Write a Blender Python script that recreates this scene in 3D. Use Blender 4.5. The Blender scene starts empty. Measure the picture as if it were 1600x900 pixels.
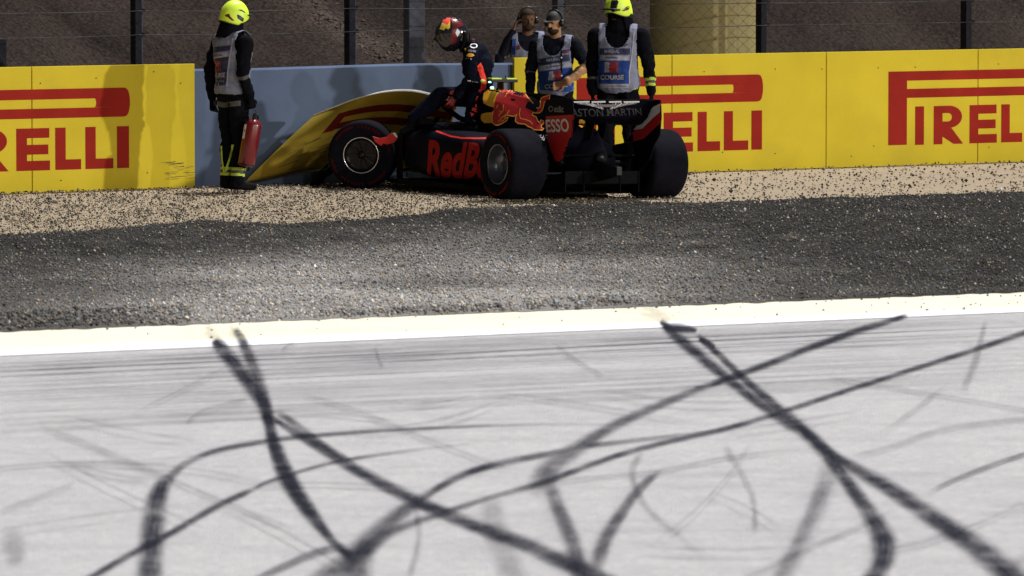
import bpy, bmesh, math, random
import numpy as np
from mathutils import Vector, Matrix, noise
from mathutils.bvhtree import BVHTree
random.seed(7); rng = np.random.default_rng(7)
R = math.radians; S = bpy.context.scene; COL = S.collection

# ------------------------------------------------------------ camera, sky, lights, exposure
F = 9600.0; CH = 2.95; PITCH = math.atan(625 / F)
cam = bpy.data.cameras.new('camera'); co = bpy.data.objects.new('camera', cam); COL.objects.link(co)
co.location = (0, 0, CH); co.rotation_euler = (math.pi / 2 - PITCH, 0, 0)
cam.sensor_width = 36; cam.lens = F / 1600 * 36; cam.clip_start = 1; cam.clip_end = 2000
cam.dof.use_dof = True; cam.dof.focus_distance = 59.5; cam.dof.aperture_fstop = 6.3
S.camera = co
S.view_settings.view_transform = 'Standard'; S.view_settings.look = 'None'
S.view_settings.exposure = 0; S.view_settings.gamma = 1
w = bpy.data.worlds.new('World'); S.world = w; w.use_nodes = True
nt = w.node_tree; bg = nt.nodes['Background']
sky = nt.nodes.new('ShaderNodeTexSky'); sky.sky_type = 'NISHITA'; sky.sun_disc = False
sky.sun_elevation = R(3); sky.sun_rotation = R(150)
nt.links.new(sky.outputs[0], bg.inputs[0]); bg.inputs[1].default_value = 0.05
def sun(name, dx, dy, elev, strength, col, ang=0.9):
    l = bpy.data.lights.new(name, 'SUN'); l.energy = strength; l.color = col; l.angle = R(ang)
    o = bpy.data.objects.new(name, l); COL.objects.link(o)
    d = Vector((dx, dy, 0)).normalized(); d.z = -math.tan(R(elev))
    o.rotation_euler = d.to_track_quat('-Z', 'Y').to_euler(); return o
# the floodlight banks round the circuit: their separate shadows show on the boards
sun('floodlight_bank', -.926, .378, 14, 1.72, (1, .96, .88), 1.3)
sun('floodlight_bank', -.74, .67, 16, .54, (1, .97, .92), 1.3)
sun('floodlight_bank', -.44, .90, 16, .28, (1, .97, .95), 1.3)
sun('floodlight_bank', -.25, .97, 16, .14, (1, .97, .95), 1.3)
sun('floodlight_bank', -.30, -.5, 66, 4.9, (1, .985, .965), 5)   # the high bank beyond the fence that lights the track

# ------------------------------------------------------------ helpers
CP, SP_ = math.cos(PITCH), math.sin(PITCH)
def ray(px, py):
    a = (px - 800) / F; b = (450 - py) / F
    return Vector((a, CP + b * SP_, -SP_ + b * CP))
def at(px, py, z=0.0):
    d = ray(px, py); t = (z - CH) / d.z
    return Vector((d.x * t, d.y * t, z))
def atY(px, py, Y):
    d = ray(px, py); t = Y / d.y
    return Vector((d.x * t, Y, CH + d.z * t))
def link(name, me, mat=None, parent=None):
    o = bpy.data.objects.new(name, me); COL.objects.link(o)
    if mat is not None and not me.materials: me.materials.append(mat)
    if parent is not None: o.parent = parent
    return o
def mesh(name, v, f, mat=None, parent=None, smooth=False):
    me = bpy.data.meshes.new(name); me.from_pydata([tuple(p) for p in v], [], [tuple(q) for q in f]); me.update()
    if smooth: me.polygons.foreach_set('use_smooth', [True] * len(me.polygons))
    return link(name, me, mat, parent)
def empty(name, loc=(0, 0, 0), rot=(0, 0, 0)):
    o = bpy.data.objects.new(name, None); COL.objects.link(o); o.location = loc; o.rotation_euler = rot
    o.empty_display_size = .2; return o
def tag(o, label=None, cat=None, group=None, kind=None):
    if label: o['label'] = label
    if cat: o['category'] = cat
    if group: o['group'] = group
    if kind: o['kind'] = kind
    return o
class MB:
    def __init__(s): s.v = []; s.f = []
    def add(s, v, f):
        n = len(s.v); s.v += [Vector(p) for p in v]; s.f += [tuple(i + n for i in q) for q in f]; return s
    def box(s, c, d, rot=None, taper=1.0):
        M = rot or Matrix.Identity(3); v = []
        for z in (-1, 1):
            k = taper if z > 0 else 1
            for x, y in ((-1, -1), (1, -1), (1, 1), (-1, 1)):
                v.append(Vector(c) + M @ Vector((x * d[0] / 2 * k, y * d[1] / 2 * k, z * d[2] / 2)))
        return s.add(v, [(3, 2, 1, 0), (4, 5, 6, 7), (0, 1, 5, 4), (1, 2, 6, 5), (2, 3, 7, 6), (3, 0, 4, 7)])
    def tube(s, pts, r, n=8, cap=True):
        pts = [Vector(p) for p in pts]; m = len(pts); rr = r if isinstance(r, (list, tuple)) else [r] * m
        v = []; f = []; prev = None
        for i, p in enumerate(pts):
            t = (pts[min(i + 1, m - 1)] - pts[max(i - 1, 0)]).normalized()
            a = prev if prev is not None else (Vector((0, 0, 1)) if abs(t.z) < .9 else Vector((1, 0, 0)))
            u = (a - t * a.dot(t)).normalized(); w_ = t.cross(u); prev = u
            for k in range(n):
                q = 2 * math.pi * k / n; v.append(p + (u * math.cos(q) + w_ * math.sin(q)) * rr[i])
        for i in range(m - 1):
            for k in range(n):
                a, b = i * n + k, i * n + (k + 1) % n; f.append((a, b, b + n, a + n))
        if cap: f.append(tuple(range(n))[::-1]); f.append(tuple(range((m - 1) * n, m * n)))
        return s.add(v, f)
    def lathe(s, prof, n=48, axis='y', close=False):
        v = []; f = []; m = len(prof)
        for k in range(n):
            q = 2 * math.pi * k / n; c, sn = math.cos(q), math.sin(q)
            for a, r in prof:
                v.append((r * c, a, r * sn) if axis == 'y' else (r * c, r * sn, a))
        for k in range(n):
            for i in range(m if close else m - 1):
                a = k * m + i; b = k * m + (i + 1) % m; c2 = ((k + 1) % n) * m + (i + 1) % m; d = ((k + 1) % n) * m + i
                f.append((a, d, c2, b))
        return s.add(v, f)
    def loft(s, secs, close=True, cap=True):
        n = len(secs[0]); v = [p for sc in secs for p in sc]; f = []
        for i in range(len(secs) - 1):
            for k in range(n if close else n - 1):
                a, b = i * n + k, i * n + (k + 1) % n; f.append((a, b, b + n, a + n))
        if cap: f.append(tuple(range(n))[::-1]); f.append(tuple(range((len(secs) - 1) * n, len(secs) * n)))
        return s.add(v, f)
    def poly(s, pts, th, nrm):
        nrm = Vector(nrm); n = len(pts); a = [Vector(p) - nrm * th / 2 for p in pts]; b = [Vector(p) + nrm * th / 2 for p in pts]
        return s.add(a + b, [tuple(range(n))[::-1], tuple(range(n, 2 * n))] + [(i, (i + 1) % n, n + (i + 1) % n, n + i) for i in range(n)])
    def build(s, name, mat, parent=None, smooth=False, bevel=0, sub=0):
        o = mesh(name, s.v, s.f, mat, parent, smooth)
        bm = bmesh.new(); bm.from_mesh(o.data); bmesh.ops.recalc_face_normals(bm, faces=bm.faces); bm.to_mesh(o.data); bm.free()
        if bevel:
            m = o.modifiers.new('bevel', 'BEVEL'); m.width = bevel; m.segments = 2; m.limit_method = 'ANGLE'
        if sub:
            m = o.modifiers.new('sub', 'SUBSURF'); m.levels = sub; m.render_levels = sub
        return o

def islands(o, newname=None):
    me = o.data; n = len(me.vertices); par = list(range(n))
    def fnd(a):
        while par[a] != a: par[a] = par[par[a]]; a = par[a]
        return a
    for p in me.polygons:
        v0 = fnd(p.vertices[0])
        for q in p.vertices[1:]: par[fnd(q)] = v0
    g = {}
    for p in me.polygons: g.setdefault(fnd(p.vertices[0]), []).append(tuple(p.vertices))
    nm = newname or o.name.split('.')[0]; out = []
    for fs_ in g.values():
        ids = sorted({i for q in fs_ for i in q}); mp_ = {a: b for b, a in enumerate(ids)}
        out.append(mesh(nm, [me.vertices[i].co.copy() for i in ids], [tuple(mp_[i] for i in q) for q in fs_], me.materials[0], o.parent))
    bpy.data.objects.remove(o); return out

# ------------------------------------------------------------ materials
def N(m, t, **k):
    n = m.node_tree.nodes.new(t)
    for a, b in k.items():
        if a.startswith('_'): setattr(n, a[1:], b)
        else: n.inputs[a.replace('__', ' ')].default_value = b
    return n
def mat(name, col, rough=.6, metal=0, var=.12, scale=8, bump=0, bscale=60, spec=.5, emit=None, stretch=(1, 1, 1), coat=0, dirt=0, dcol=(.2, .17, .13)):
    m = bpy.data.materials.new(name); m.use_nodes = True; L = m.node_tree.links
    b = m.node_tree.nodes['Principled BSDF']
    b.inputs['Roughness'].default_value = rough; b.inputs['Metallic'].default_value = metal
    b.inputs['Specular IOR Level'].default_value = spec; b.inputs['Coat Weight'].default_value = coat
    if spec < .1: b.inputs['IOR'].default_value = 1.12; b.inputs['Specular IOR Level'].default_value = .5
    tc = N(m, 'ShaderNodeTexCoord'); mp = N(m, 'ShaderNodeMapping'); mp.inputs['Scale'].default_value = stretch
    L.new(tc.outputs['Object'], mp.inputs[0])
    nz = N(m, 'ShaderNodeTexNoise', Scale=scale, Detail=5.0); L.new(mp.outputs[0], nz.inputs['Vector'])
    mr = N(m, 'ShaderNodeMapRange'); mr.inputs[1].default_value = .3; mr.inputs[2].default_value = .7
    mr.inputs[3].default_value = 1 - var; mr.inputs[4].default_value = 1 + var; L.new(nz.outputs[0], mr.inputs[0])
    mx = N(m, 'ShaderNodeVectorMath', _operation='SCALE'); mx.inputs[0].default_value = col; L.new(mr.outputs[0], mx.inputs[3])
    out = mx.outputs[0]
    if dirt:
        n2 = N(m, 'ShaderNodeTexNoise', Scale=scale * .6, Detail=8.0, Roughness=.7); L.new(mp.outputs[0], n2.inputs['Vector'])
        r2 = N(m, 'ShaderNodeMapRange'); r2.inputs[1].default_value = .5; r2.inputs[2].default_value = .75; r2.inputs[4].default_value = dirt
        L.new(n2.outputs[0], r2.inputs[0]); mm = N(m, 'ShaderNodeMix', _data_type='RGBA')
        L.new(r2.outputs[0], mm.inputs[0]); L.new(out, mm.inputs[6]); mm.inputs[7].default_value = (*dcol, 1); out = mm.outputs[2]
    L.new(out, b.inputs['Base Color'])
    if bump:
        n3 = N(m, 'ShaderNodeTexNoise', Scale=bscale, Detail=4.0); L.new(mp.outputs[0], n3.inputs['Vector'])
        bp = N(m, 'ShaderNodeBump', Strength=bump, Distance=.02); L.new(n3.outputs[0], bp.inputs['Height']); L.new(bp.outputs[0], b.inputs['Normal'])
    if emit:
        b.inputs['Emission Color'].default_value = (*emit[:3], 1); b.inputs['Emission Strength'].default_value = emit[3]
    return m
M = dict(
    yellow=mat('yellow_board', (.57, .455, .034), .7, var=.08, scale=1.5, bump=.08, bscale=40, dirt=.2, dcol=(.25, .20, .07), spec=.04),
    red=mat('red_print', (.27, .020, .014), .7, var=.12, scale=3, spec=.04),
    blue=mat('blue_grey_barrier', (.095, .13, .215), .85, var=.12, scale=1.6, bump=.25, bscale=5, dirt=.35, dcol=(.06, .07, .11), spec=.05),
    boardedge=mat('white_board_edge', (.8, .8, .78), .5),
    darkmetal=mat('dark_galvanised_steel', (.010, .011, .018), .7, .0, var=.25, scale=12, spec=.1),
    steel=mat('galvanised_steel', (.055, .06, .08), .8, .0, var=.2, scale=10, spec=.1),
    wire=mat('fence_wire', (.05, .05, .055), .7, .1, var=.6, scale=3, spec=.1),
    mesh=mat('chain_link_wire', (.014, .013, .012), .8, 0, var=.3, scale=5, spec=.1),
    pale=mat('pale_render', (.30, .265, .14), .85, var=.10, scale=2, bump=.1, spec=.05),
    paint=mat('matte_navy_paint', (.0032, .0036, .008), .5, var=.2, scale=3, spec=.05, dirt=.05, dcol=(.02, .018, .016)),
    carbon=mat('carbon_fibre', (.004, .004, .005), .7, var=.3, scale=30, spec=.03),
    rubber=mat('tyre_rubber', (.006, .006, .010), .85, var=.18, scale=14, bump=.12, bscale=90, dirt=.08, dcol=(.03, .028, .025), spec=.05),
    rimdark=mat('dark_rim', (.008, .008, .010), .4, .4),
    rim=mat('grey_rim', (.17, .18, .23), .35, .85, var=.15),
    chrome=mat('polished_lip', (.75, .75, .78), .22, .9),
    carred=mat('car_red', (.50, .018, .015), .5, var=.06, spec=.25),
    darkred=mat('tyre_red_print', (.055, .004, .006), .8, var=.3, spec=.05),
    caryellow=mat('car_yellow', (.75, .36, .02), .45, var=.06),
    orange=mat('bull_outline', (.95, .45, .06), .5, var=.05),
    bullred=mat('bull_red', (.50, .012, .018), .5, var=.08),
    white=mat('white_print', (.72, .72, .75), .5, var=.06),
    greyprint=mat('grey_print', (.17, .17, .19), .5, var=.15),
    lime=mat('fluorescent_yellow', (.62, .85, .05), .45, var=.04, scale=4),
    limefab=mat('lime_reflective_tape', (.42, .55, .05), .6, var=.1),
    greytape=mat('silver_reflective_tape', (.075, .08, .075), .6, var=.15, spec=.1),
    led=mat('green_lamp', (.3, .9, .7), .5, emit=(.35, 1, .75, 2.5)),
    black=mat('black_fire_suit', (.0045, .005, .008), .9, var=.3, scale=14, bump=.6, bscale=16, spec=.02),
    suit=mat('navy_race_suit', (.004, .005, .012), .85, var=.25, scale=14, bump=.5, bscale=18, spec=.03),
    suitred=mat('red_suit_panel', (.85, .05, .03), .7, var=.1),
    overall=mat('dark_marshal_overall', (.009, .010, .016), .9, var=.2, scale=12, bump=.6, bscale=16, spec=.03),
    vest=mat('white_tabard', (.20, .215, .30), .85, var=.15, scale=9, bump=.8, bscale=12, spec=.05),
    vestedge=mat('tabard_binding', (.33, .34, .42), .85, var=.08, spec=.05),
    vblue=mat('blue_tabard_print', (.022, .055, .23), .8, var=.2, scale=8, spec=.05),
    vnavy=mat('navy_tabard_print', (.012, .018, .07), .7, var=.2),
    maroon=mat('maroon_flag', (.20, .012, .022), .7, var=.1),
    skin=mat('skin', (.36, .19, .10), .6, var=.08, spec=.2), skin2=mat('brown_skin', (.12, .06, .038), .6, var=.08, spec=.2),
    beard=mat('beard_hair', (.035, .022, .016), .8, spec=.1), eye=mat('eye', (.03, .02, .015), .2),
    glove=mat('black_glove', (.004, .004, .005), .8, bump=.3, spec=.03), boot=mat('black_boot', (.006, .006, .007), .7, spec=.05),
    cap=mat('black_cap', (.012, .012, .016), .7), plastic=mat('black_plastic', (.008, .008, .010), .4, spec=.3),
    extred=mat('extinguisher_red', (.13, .006, .010), .3, var=.04, coat=.25),
    helmetred=mat('helmet_dark_red', (.12, .008, .010), .3, var=.3, coat=.3), helmetblack=mat('helmet_black', (.012, .012, .02), .15, coat=.6),
    helmyel=mat('helmet_yellow', (.85, .62, .08), .3, coat=.4), visor=mat('dark_visor', (.015, .015, .018), .08, coat=.5),
    shadedyellow=mat('shaded_scuffed_yellow', (.27, .195, .026), .8, var=.2, scale=3, dirt=.75, dcol=(.085, .06, .03), spec=.04),  # torn board: darker copy of yellow, its shade put into the colour, plus scuffs
    shadedred=mat('shaded_scuffed_red', (.10, .010, .009), .8, var=.2, scale=3, dirt=.5, dcol=(.05, .02, .015), spec=.04),  # print on the torn board, darkened in colour for the same shade
    tyrered=mat('tyre_red_ring', (.13, .007, .009), .8, var=.3, spec=.05),
    textred=mat('letter_red', (.27, .012, .010), .6, var=.1, spec=.08),
    dimprint=mat('dim_print', (.06, .06, .065), .6, var=.1, spec=.1),
    glass=mat('wire_glass', (.2, .2, .2), .2),
)

# ------------------------------------------------------------ ground
WX0, WY0, WS = -4.97, 59.6, .667           # the barrier line: Y = WY0 + WS (X - WX0)
wdir = Vector((1, WS, 0)).normalized(); wnor = Vector((wdir.y, -wdir.x, 0))   # towards the camera
WO = Vector((WX0, WY0, 0))
def wp(s, z, off=0.0): return WO + wdir * s + wnor * off + Vector((0, 0, z))
def pw(px, py):                             # pixel -> (s, z) on the barrier face
    d = ray(px, py); o = Vector((0, 0, CH)); t = (WO - o).dot(wnor) / d.dot(wnor); p = o + d * t
    return (p - WO).dot(wdir), p.z
def gmat(name, cols, scales, rough=.9, bump=.3, bscale=80, stretch=(1, 1, 1), rot=0):
    m = bpy.data.materials.new(name); m.use_nodes = True; L = m.node_tree.links
    b = m.node_tree.nodes['Principled BSDF']; b.inputs['Roughness'].default_value = rough; b.inputs['IOR'].default_value = 1.1
    tc = N(m, 'ShaderNodeTexCoord'); mp = N(m, 'ShaderNodeMapping'); mp.inputs['Rotation'].default_value = (0, 0, rot); mp.inputs['Scale'].default_value = stretch
    L.new(tc.outputs['Object'], mp.inputs[0]); prev = None
    for i, (c, sc) in enumerate(zip(cols[1:], scales)):
        nz = N(m, 'ShaderNodeTexNoise', Scale=sc, Detail=6.0, Roughness=.65)
        L.new((mp if i != 1 else tc).outputs['Object' if i == 1 else 0], nz.inputs['Vector'])
        r = N(m, 'ShaderNodeMapRange'); r.inputs[1].default_value = .38; r.inputs[2].default_value = .66; L.new(nz.outputs[0], r.inputs[0])
        mx = N(m, 'ShaderNodeMix', _data_type='RGBA'); L.new(r.outputs[0], mx.inputs[0])
        if prev: L.new(prev, mx.inputs[6])
        else: mx.inputs[6].default_value = (*cols[0], 1)
        mx.inputs[7].default_value = (*c, 1); prev = mx.outputs[2]
    L.new(prev, b.inputs['Base Color'])
    nb = N(m, 'ShaderNodeTexNoise', Scale=bscale, Detail=4.0); L.new(tc.outputs['Object'], nb.inputs['Vector'])
    bp = N(m, 'ShaderNodeBump', Strength=bump, Distance=.02); L.new(nb.outputs[0], bp.inputs['Height']); L.new(bp.outputs[0], b.inputs['Normal'])
    return m
WA = math.atan(WS)
G = mesh('ground', [(-300, -60, -.012), (300, -60, -.012), (300, 500, -.012), (-300, 500, -.012)], [(0, 1, 2, 3)],
         gmat('sand_ground', [(.31, .25, .18), (.25, .20, .145), (.36, .295, .215)], [1.2, 30], bump=.2)); tag(G, kind='structure')
def strip(name, top, bot, z, m, x0=-1500, x1=3100, n=24, parent=None):
    v = []; f = []
    for i in range(n + 1):
        x = x0 + (x1 - x0) * i / n
        v += [at(x, top(x), z), at(x, bot(x), z)]
    for i in range(n): f.append((2 * i, 2 * i + 1, 2 * i + 3, 2 * i + 2))
    return mesh(name, v, f, m, parent)
ytop = lambda x: 518 - .0388 * x; yw0 = lambda x: 545 - .0414 * x; yw1 = lambda x: 556 - .0430 * x
asph = gmat('dusty_asphalt', [(.57, .56, .575), (.45, .44, .465), (.64, .63, .635), (.34, .335, .355)], [.45, 3, 60], bump=.9, bscale=90, stretch=(.35, 1.6, 1), rot=-.70)
# straight edge of the track: two points on the ground give its line
e0, e1 = at(0, 545), at(1600, 479); ed = (e1 - e0).normalized(); en = Vector((ed.y, -ed.x, 0))
T = mesh('track', [e0 - ed * 200, e0 + ed * 200, e0 + ed * 200 + en * 60, e0 - ed * 200 + en * 60], [(0, 3, 2, 1)], asph); tag(T, kind='structure')
cream = gmat('cream_paint', [(.74, .70, .56), (.66, .61, .47), (.80, .76, .63)], [1.5, 30], rough=.75, bump=.15)
V = strip('painted_verge', ytop, yw0, .0, cream); tag(V, kind='structure')
strip('edge_line', yw0, yw1, .004, gmat('white_line_paint', [(.84, .84, .88), (.78, .78, .82)], [3], rough=.6, bump=.1), parent=T)
# rubber marks
def rubber(name, dens, streak):
    m = bpy.data.materials.new(name); m.use_nodes = True; L = m.node_tree.links; nd = m.node_tree.nodes
    b = nd['Principled BSDF']; b.inputs['Base Color'].default_value = (.022, .023, .036, 1); b.inputs['Roughness'].default_value = .9; b.inputs['IOR'].default_value = 1.06
    tr = N(m, 'ShaderNodeBsdfTransparent'); mix = N(m, 'ShaderNodeMixShader'); uv = N(m, 'ShaderNodeUVMap', _uv_map='UVMap')
    sx = N(m, 'ShaderNodeSeparateXYZ'); L.new(uv.outputs[0], sx.inputs[0])
    def mth(op, a, b2=None):
        n = N(m, 'ShaderNodeMath', _operation=op)
        for i, q in enumerate((a, b2)):
            if q is None: continue
            if isinstance(q, (int, float)): n.inputs[i].default_value = q
            else: L.new(q, n.inputs[i])
        return n.outputs[0]
    e = mth('ABSOLUTE', mth('SUBTRACT', sx.outputs[1], .5))
    ed_ = N(m, 'ShaderNodeMapRange', _interpolation_type='SMOOTHSTEP'); ed_.inputs[1].default_value = .5; ed_.inputs[2].default_value = .06; L.new(e, ed_.inputs[0])
    mp = N(m, 'ShaderNodeMapping'); mp.inputs['Scale'].default_value = (.8, streak, 1); L.new(uv.outputs[0], mp.inputs[0])
    nz = N(m, 'ShaderNodeTexNoise', Scale=2.0, Detail=4.0); L.new(mp.outputs[0], nz.inputs['Vector'])
    nr = N(m, 'ShaderNodeMapRange'); nr.inputs[1].default_value = .25; nr.inputs[2].default_value = .7; nr.inputs[3].default_value = .58; L.new(nz.outputs[0], nr.inputs[0])
    tc = N(m, 'ShaderNodeTexCoord'); ng = N(m, 'ShaderNodeTexNoise', Scale=45.0, Detail=3.0); L.new(tc.outputs['Object'], ng.inputs['Vector'])
    gr = N(m, 'ShaderNodeMapRange'); a0 = 0; gr.inputs[1].default_value = .3; gr.inputs[2].default_value = .62; gr.inputs[3].default_value = .62; L.new(ng.outputs[0], gr.inputs[0])
    n5 = N(m, 'ShaderNodeTexNoise', Scale=1.6, Detail=5.0, Roughness=.7); L.new(tc.outputs['Object'], n5.inputs['Vector'])
    r5 = N(m, 'ShaderNodeMapRange'); r5.inputs[1].default_value = .35; r5.inputs[2].default_value = .6; r5.inputs[3].default_value = .5; L.new(n5.outputs[0], r5.inputs[0])
    at_ = N(m, 'ShaderNodeAttribute', _attribute_name='fade')
    a = mth('MULTIPLY', mth('MULTIPLY', ed_.outputs[0], mth('MULTIPLY', nr.outputs[0], r5.outputs[0])), mth('MULTIPLY', gr.outputs[0], mth('MULTIPLY', at_.outputs['Fac'], dens)))
    L.new(a, mix.inputs[0]); L.new(tr.outputs[0], mix.inputs[1]); L.new(b.outputs[0], mix.inputs[2])
    L.new(mix.outputs[0], nd['Material Output'].inputs[0]); return m
RUB = {'d': rubber('dark_rubber_mark', 1.25, 6), 'm': rubber('worn_rubber_mark', .95, 8), 'f': rubber('faint_rubber_mark', .38, 7)}
def crm(p, t, i):
    p0, p1, p2, p3 = p[max(i - 1, 0)], p[i], p[i + 1], p[min(i + 2, len(p) - 1)]
    return .5 * ((2 * p1) + (-p0 + p2) * t + (2 * p0 - 5 * p1 + 4 * p2 - p3) * t * t + (-p0 + 3 * p1 - 3 * p2 + p3) * t ** 3)
mark_no = 0
def mark(kind, pts, fin=.12, fout=.12):     # pts: (x, y, width) seen in the photograph, laid on the ground as flat rubber
    global mark_no; mark_no += 1
    p = np.array(pts, float); P = [crm(p, k / 8, i) for i in range(len(p) - 1) for k in range(8)] + [p[-1]]
    v = []; uv = []; fade = []; ln = 0; z = .005 + .0004 * mark_no; g = [at(q[0], q[1], z) for q in P]
    for i, q in enumerate(P):
        a, b = P[max(i - 1, 0)], P[min(i + 1, len(P) - 1)]; d = np.array([b[0] - a[0], b[1] - a[1]]); d /= np.linalg.norm(d) + 1e-6
        n = np.array([-d[1], d[0]]) * q[2] * .66
        if i: ln += (g[i] - g[i - 1]).length
        v += [at(q[0] - n[0], q[1] - n[1], z), at(q[0] + n[0], q[1] + n[1], z)]; uv += [(ln, 0), (ln, 1)]
        t = i / (len(P) - 1); fd = min(1, t / fin if fin else 1, (1 - t) / fout if fout else 1); fade += [fd, fd]
    f = [(2 * i, 2 * i + 1, 2 * i + 3, 2 * i + 2) for i in range(len(P) - 1)]
    o = mesh('skid_mark', v, f, RUB[kind], T); me = o.data
    ul = me.uv_layers.new(name='UVMap'); at_ = me.attributes.new('fade', 'FLOAT', 'POINT'); at_.data.foreach_set('value', fade)
    for lp in me.loops: ul.data[lp.index].uv = uv[lp.vertex_index]
mark('d', [(334, 530, 12), (347, 545, 24), (385, 592, 26), (410, 628, 24), (420, 660, 20), (428, 695, 20), (448, 745, 30), (485, 800, 26), (520, 845, 16), (556, 874, 18)], .04, .05)
mark('m', [(366, 512, 12), (378, 530, 16), (395, 570, 22), (412, 620, 22), (422, 660, 18), (432, 700, 26), (458, 760, 26), (490, 812, 20)], .05, .1)
mark('d', [(425, 652, 8), (470, 680, 16), (560, 735, 20), (650, 782, 22), (740, 820, 24), (820, 850, 26), (900, 886, 30), (960, 915, 32)], .04, 0)
mark('m', [(430, 640, 10), (470, 668, 14), (510, 698, 12), (560, 725, 8)], .2, .3)
mark('d', [(232, 925, 46), (236, 870, 42), (240, 815, 40), (249, 770, 32), (266, 742, 18)], 0, .15)
mark('m', [(262, 750, 20), (290, 724, 12), (340, 703, 10), (420, 688, 9), (500, 679, 8), (600, 672, 6), (700, 667, 5), (850, 662, 4), (1000, 664, 3)], .02, .3)
mark('d', [(120, 915, 12), (200, 868, 12), (262, 835, 12), (340, 790, 12), (400, 762, 9)], 0, .1)
mark('m', [(395, 764, 8), (430, 748, 7), (520, 722, 6), (620, 706, 5), (760, 690, 4)], .1, .4)
mark('d', [(1032, 500, 8), (1052, 520, 18), (1085, 548, 20), (1130, 585, 18), (1200, 640, 16), (1250, 672, 20)], .03, .1)
mark('d', [(1088, 520, 8), (1120, 550, 12), (1160, 588, 14), (1205, 628, 18), (1245, 662, 22), (1285, 700, 24), (1330, 760, 24), (1366, 812, 32), (1382, 848, 42), (1376, 885, 34), (1350, 915, 26)], .04, 0)
mark('d', [(1240, 655, 10), (1300, 708, 16), (1390, 762, 26), (1470, 815, 32), (1545, 868, 40), (1600, 915, 46)], .06, 0)
mark('d', [(1036, 508, 6), (1062, 512, 16), (1090, 516, 8)], .1, .1); mark('d', [(1092, 528, 6), (1104, 534, 12), (1118, 541, 5)], .1, .1)
mark('d', [(1420, 492, 8), (1350, 513, 12), (1270, 541, 12), (1200, 568, 12), (1140, 590, 11), (1080, 612, 10)], .04, .15)
mark('m', [(1110, 600, 10), (1050, 624, 14), (960, 664, 18), (900, 702, 26), (862, 728, 34), (845, 750, 38), (830, 775, 30)], .1, .3)
mark('d', [(1640, 506, 10), (1530, 543, 9), (1430, 575, 8), (1330, 607, 8), (1230, 640, 9), (1140, 667, 8), (1040, 690, 8), (960, 712, 9), (850, 752, 10), (800, 765, 8)], 0, .1)
mark('m', [(830, 758, 8), (760, 778, 8), (700, 798, 10), (620, 826, 16), (570, 858, 30), (520, 895, 40), (480, 925, 44)], .1, 0)
mark('m', [(1140, 670, 4), (1000, 686, 6), (910, 696, 8)], .3, .1)
mark('d', [(910, 697, 7), (830, 713, 10), (760, 728, 11), (700, 752, 12), (655, 782, 12)], .15, .2)
mark('m', [(680, 765, 10), (630, 798, 26), (590, 832, 34), (565, 862, 44), (552, 920, 56)], .15, 0)
mark('m', [(1034, 734, 8), (1005, 757, 16), (975, 795, 20), (945, 845, 26), (925, 905, 28)], .15, .2)
mark('f', [(1004, 704, 14), (988, 738, 14), (1008, 788, 12), (1050, 826, 12), (1100, 870, 14)], .1, .3)
mark('m', [(856, 748, 26), (872, 790, 26), (896, 850, 30), (912, 920, 36)], .2, 0)
mark('f', [(1298, 720, 34), (1282, 780, 36), (1252, 846, 34), (1215, 920, 36)], .12, 0); mark('f', [(1292, 745, 24), (1268, 800, 22), (1240, 860, 22), (1205, 920, 26)], .2, 0)
mark('m', [(1640, 696, 5), (1560, 722, 6), (1500, 745, 6), (1450, 768, 5)], 0, .2); mark('f', [(1400, 795, 8), (1330, 828, 10), (1250, 862, 10), (1160, 905, 12)], .2, 0)
mark('f', [(768, 770, 38), (772, 815, 44), (790, 865, 46), (812, 925, 48)], .2, 0)
mark('f', [(1288, 588, 6), (1400, 606, 6), (1500, 622, 5), (1640, 646, 5)], .1, 0); mark('f', [(868, 538, 5), (900, 562, 7), (945, 588, 5)])
mark('f', [(586, 542, 6), (592, 560, 5), (598, 575, 4)]); mark('f', [(440, 546, 5), (452, 538, 6), (462, 534, 4)])
mark('m', [(388, 910, 10), (450, 880, 10), (505, 858, 10), (550, 852, 8)], .1, .3)
mark('f', [(780, 768, 5), (900, 748, 6), (1030, 735, 7), (1150, 712, 6), (1290, 700, 6)], .2, .2); mark('f', [(1330, 712, 7), (1400, 695, 8), (1480, 668, 8), (1640, 650, 8)])
mark('f', [(0, 797, 8), (60, 776, 8), (120, 752, 6)]); mark('f', [(-40, 733, 4), (70, 724, 5), (200, 720, 4), (330, 712, 3)])
mark('f', [(60, 664, 8), (130, 690, 10), (220, 728, 10), (330, 775, 8), (480, 835, 8)]); mark('f', [(470, 615, 6), (560, 642, 8), (680, 690, 8), (800, 735, 6)])
mark('f', [(1540, 500, 8), (1525, 560, 14), (1505, 610, 14)]); mark('f', [(20, 820, 34), (22, 850, 40), (28, 880, 30)]); mark('f', [(650, 790, 12), (655, 840, 12), (640, 900, 14)])
mark('f', [(1130, 690, 12), (1175, 770, 10), (1180, 830, 12)]); mark('f', [(290, 660, 4), (320, 640, 6), (390, 622, 7)]); mark('f', [(1560, 905, 20), (1600, 870, 16), (1650, 850, 14)], .1, 0)
for k in range(12):                          # old faint arcs across the tarmac
    x = random.uniform(-50, 1600); y = random.uniform(600, 880); an = random.uniform(-.75, .55); l_ = random.uniform(120, 380); cv = random.uniform(-.5, .5); pp = []
    for q in range(6): pp.append((x, y, random.uniform(4, 10))); x += math.cos(an) * l_ / 5; y += math.sin(an) * l_ / 5; an += cv / 5
    if all(555 < b_ < 960 for _, b_, _ in pp): mark('f', pp, .3, .3)
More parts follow.
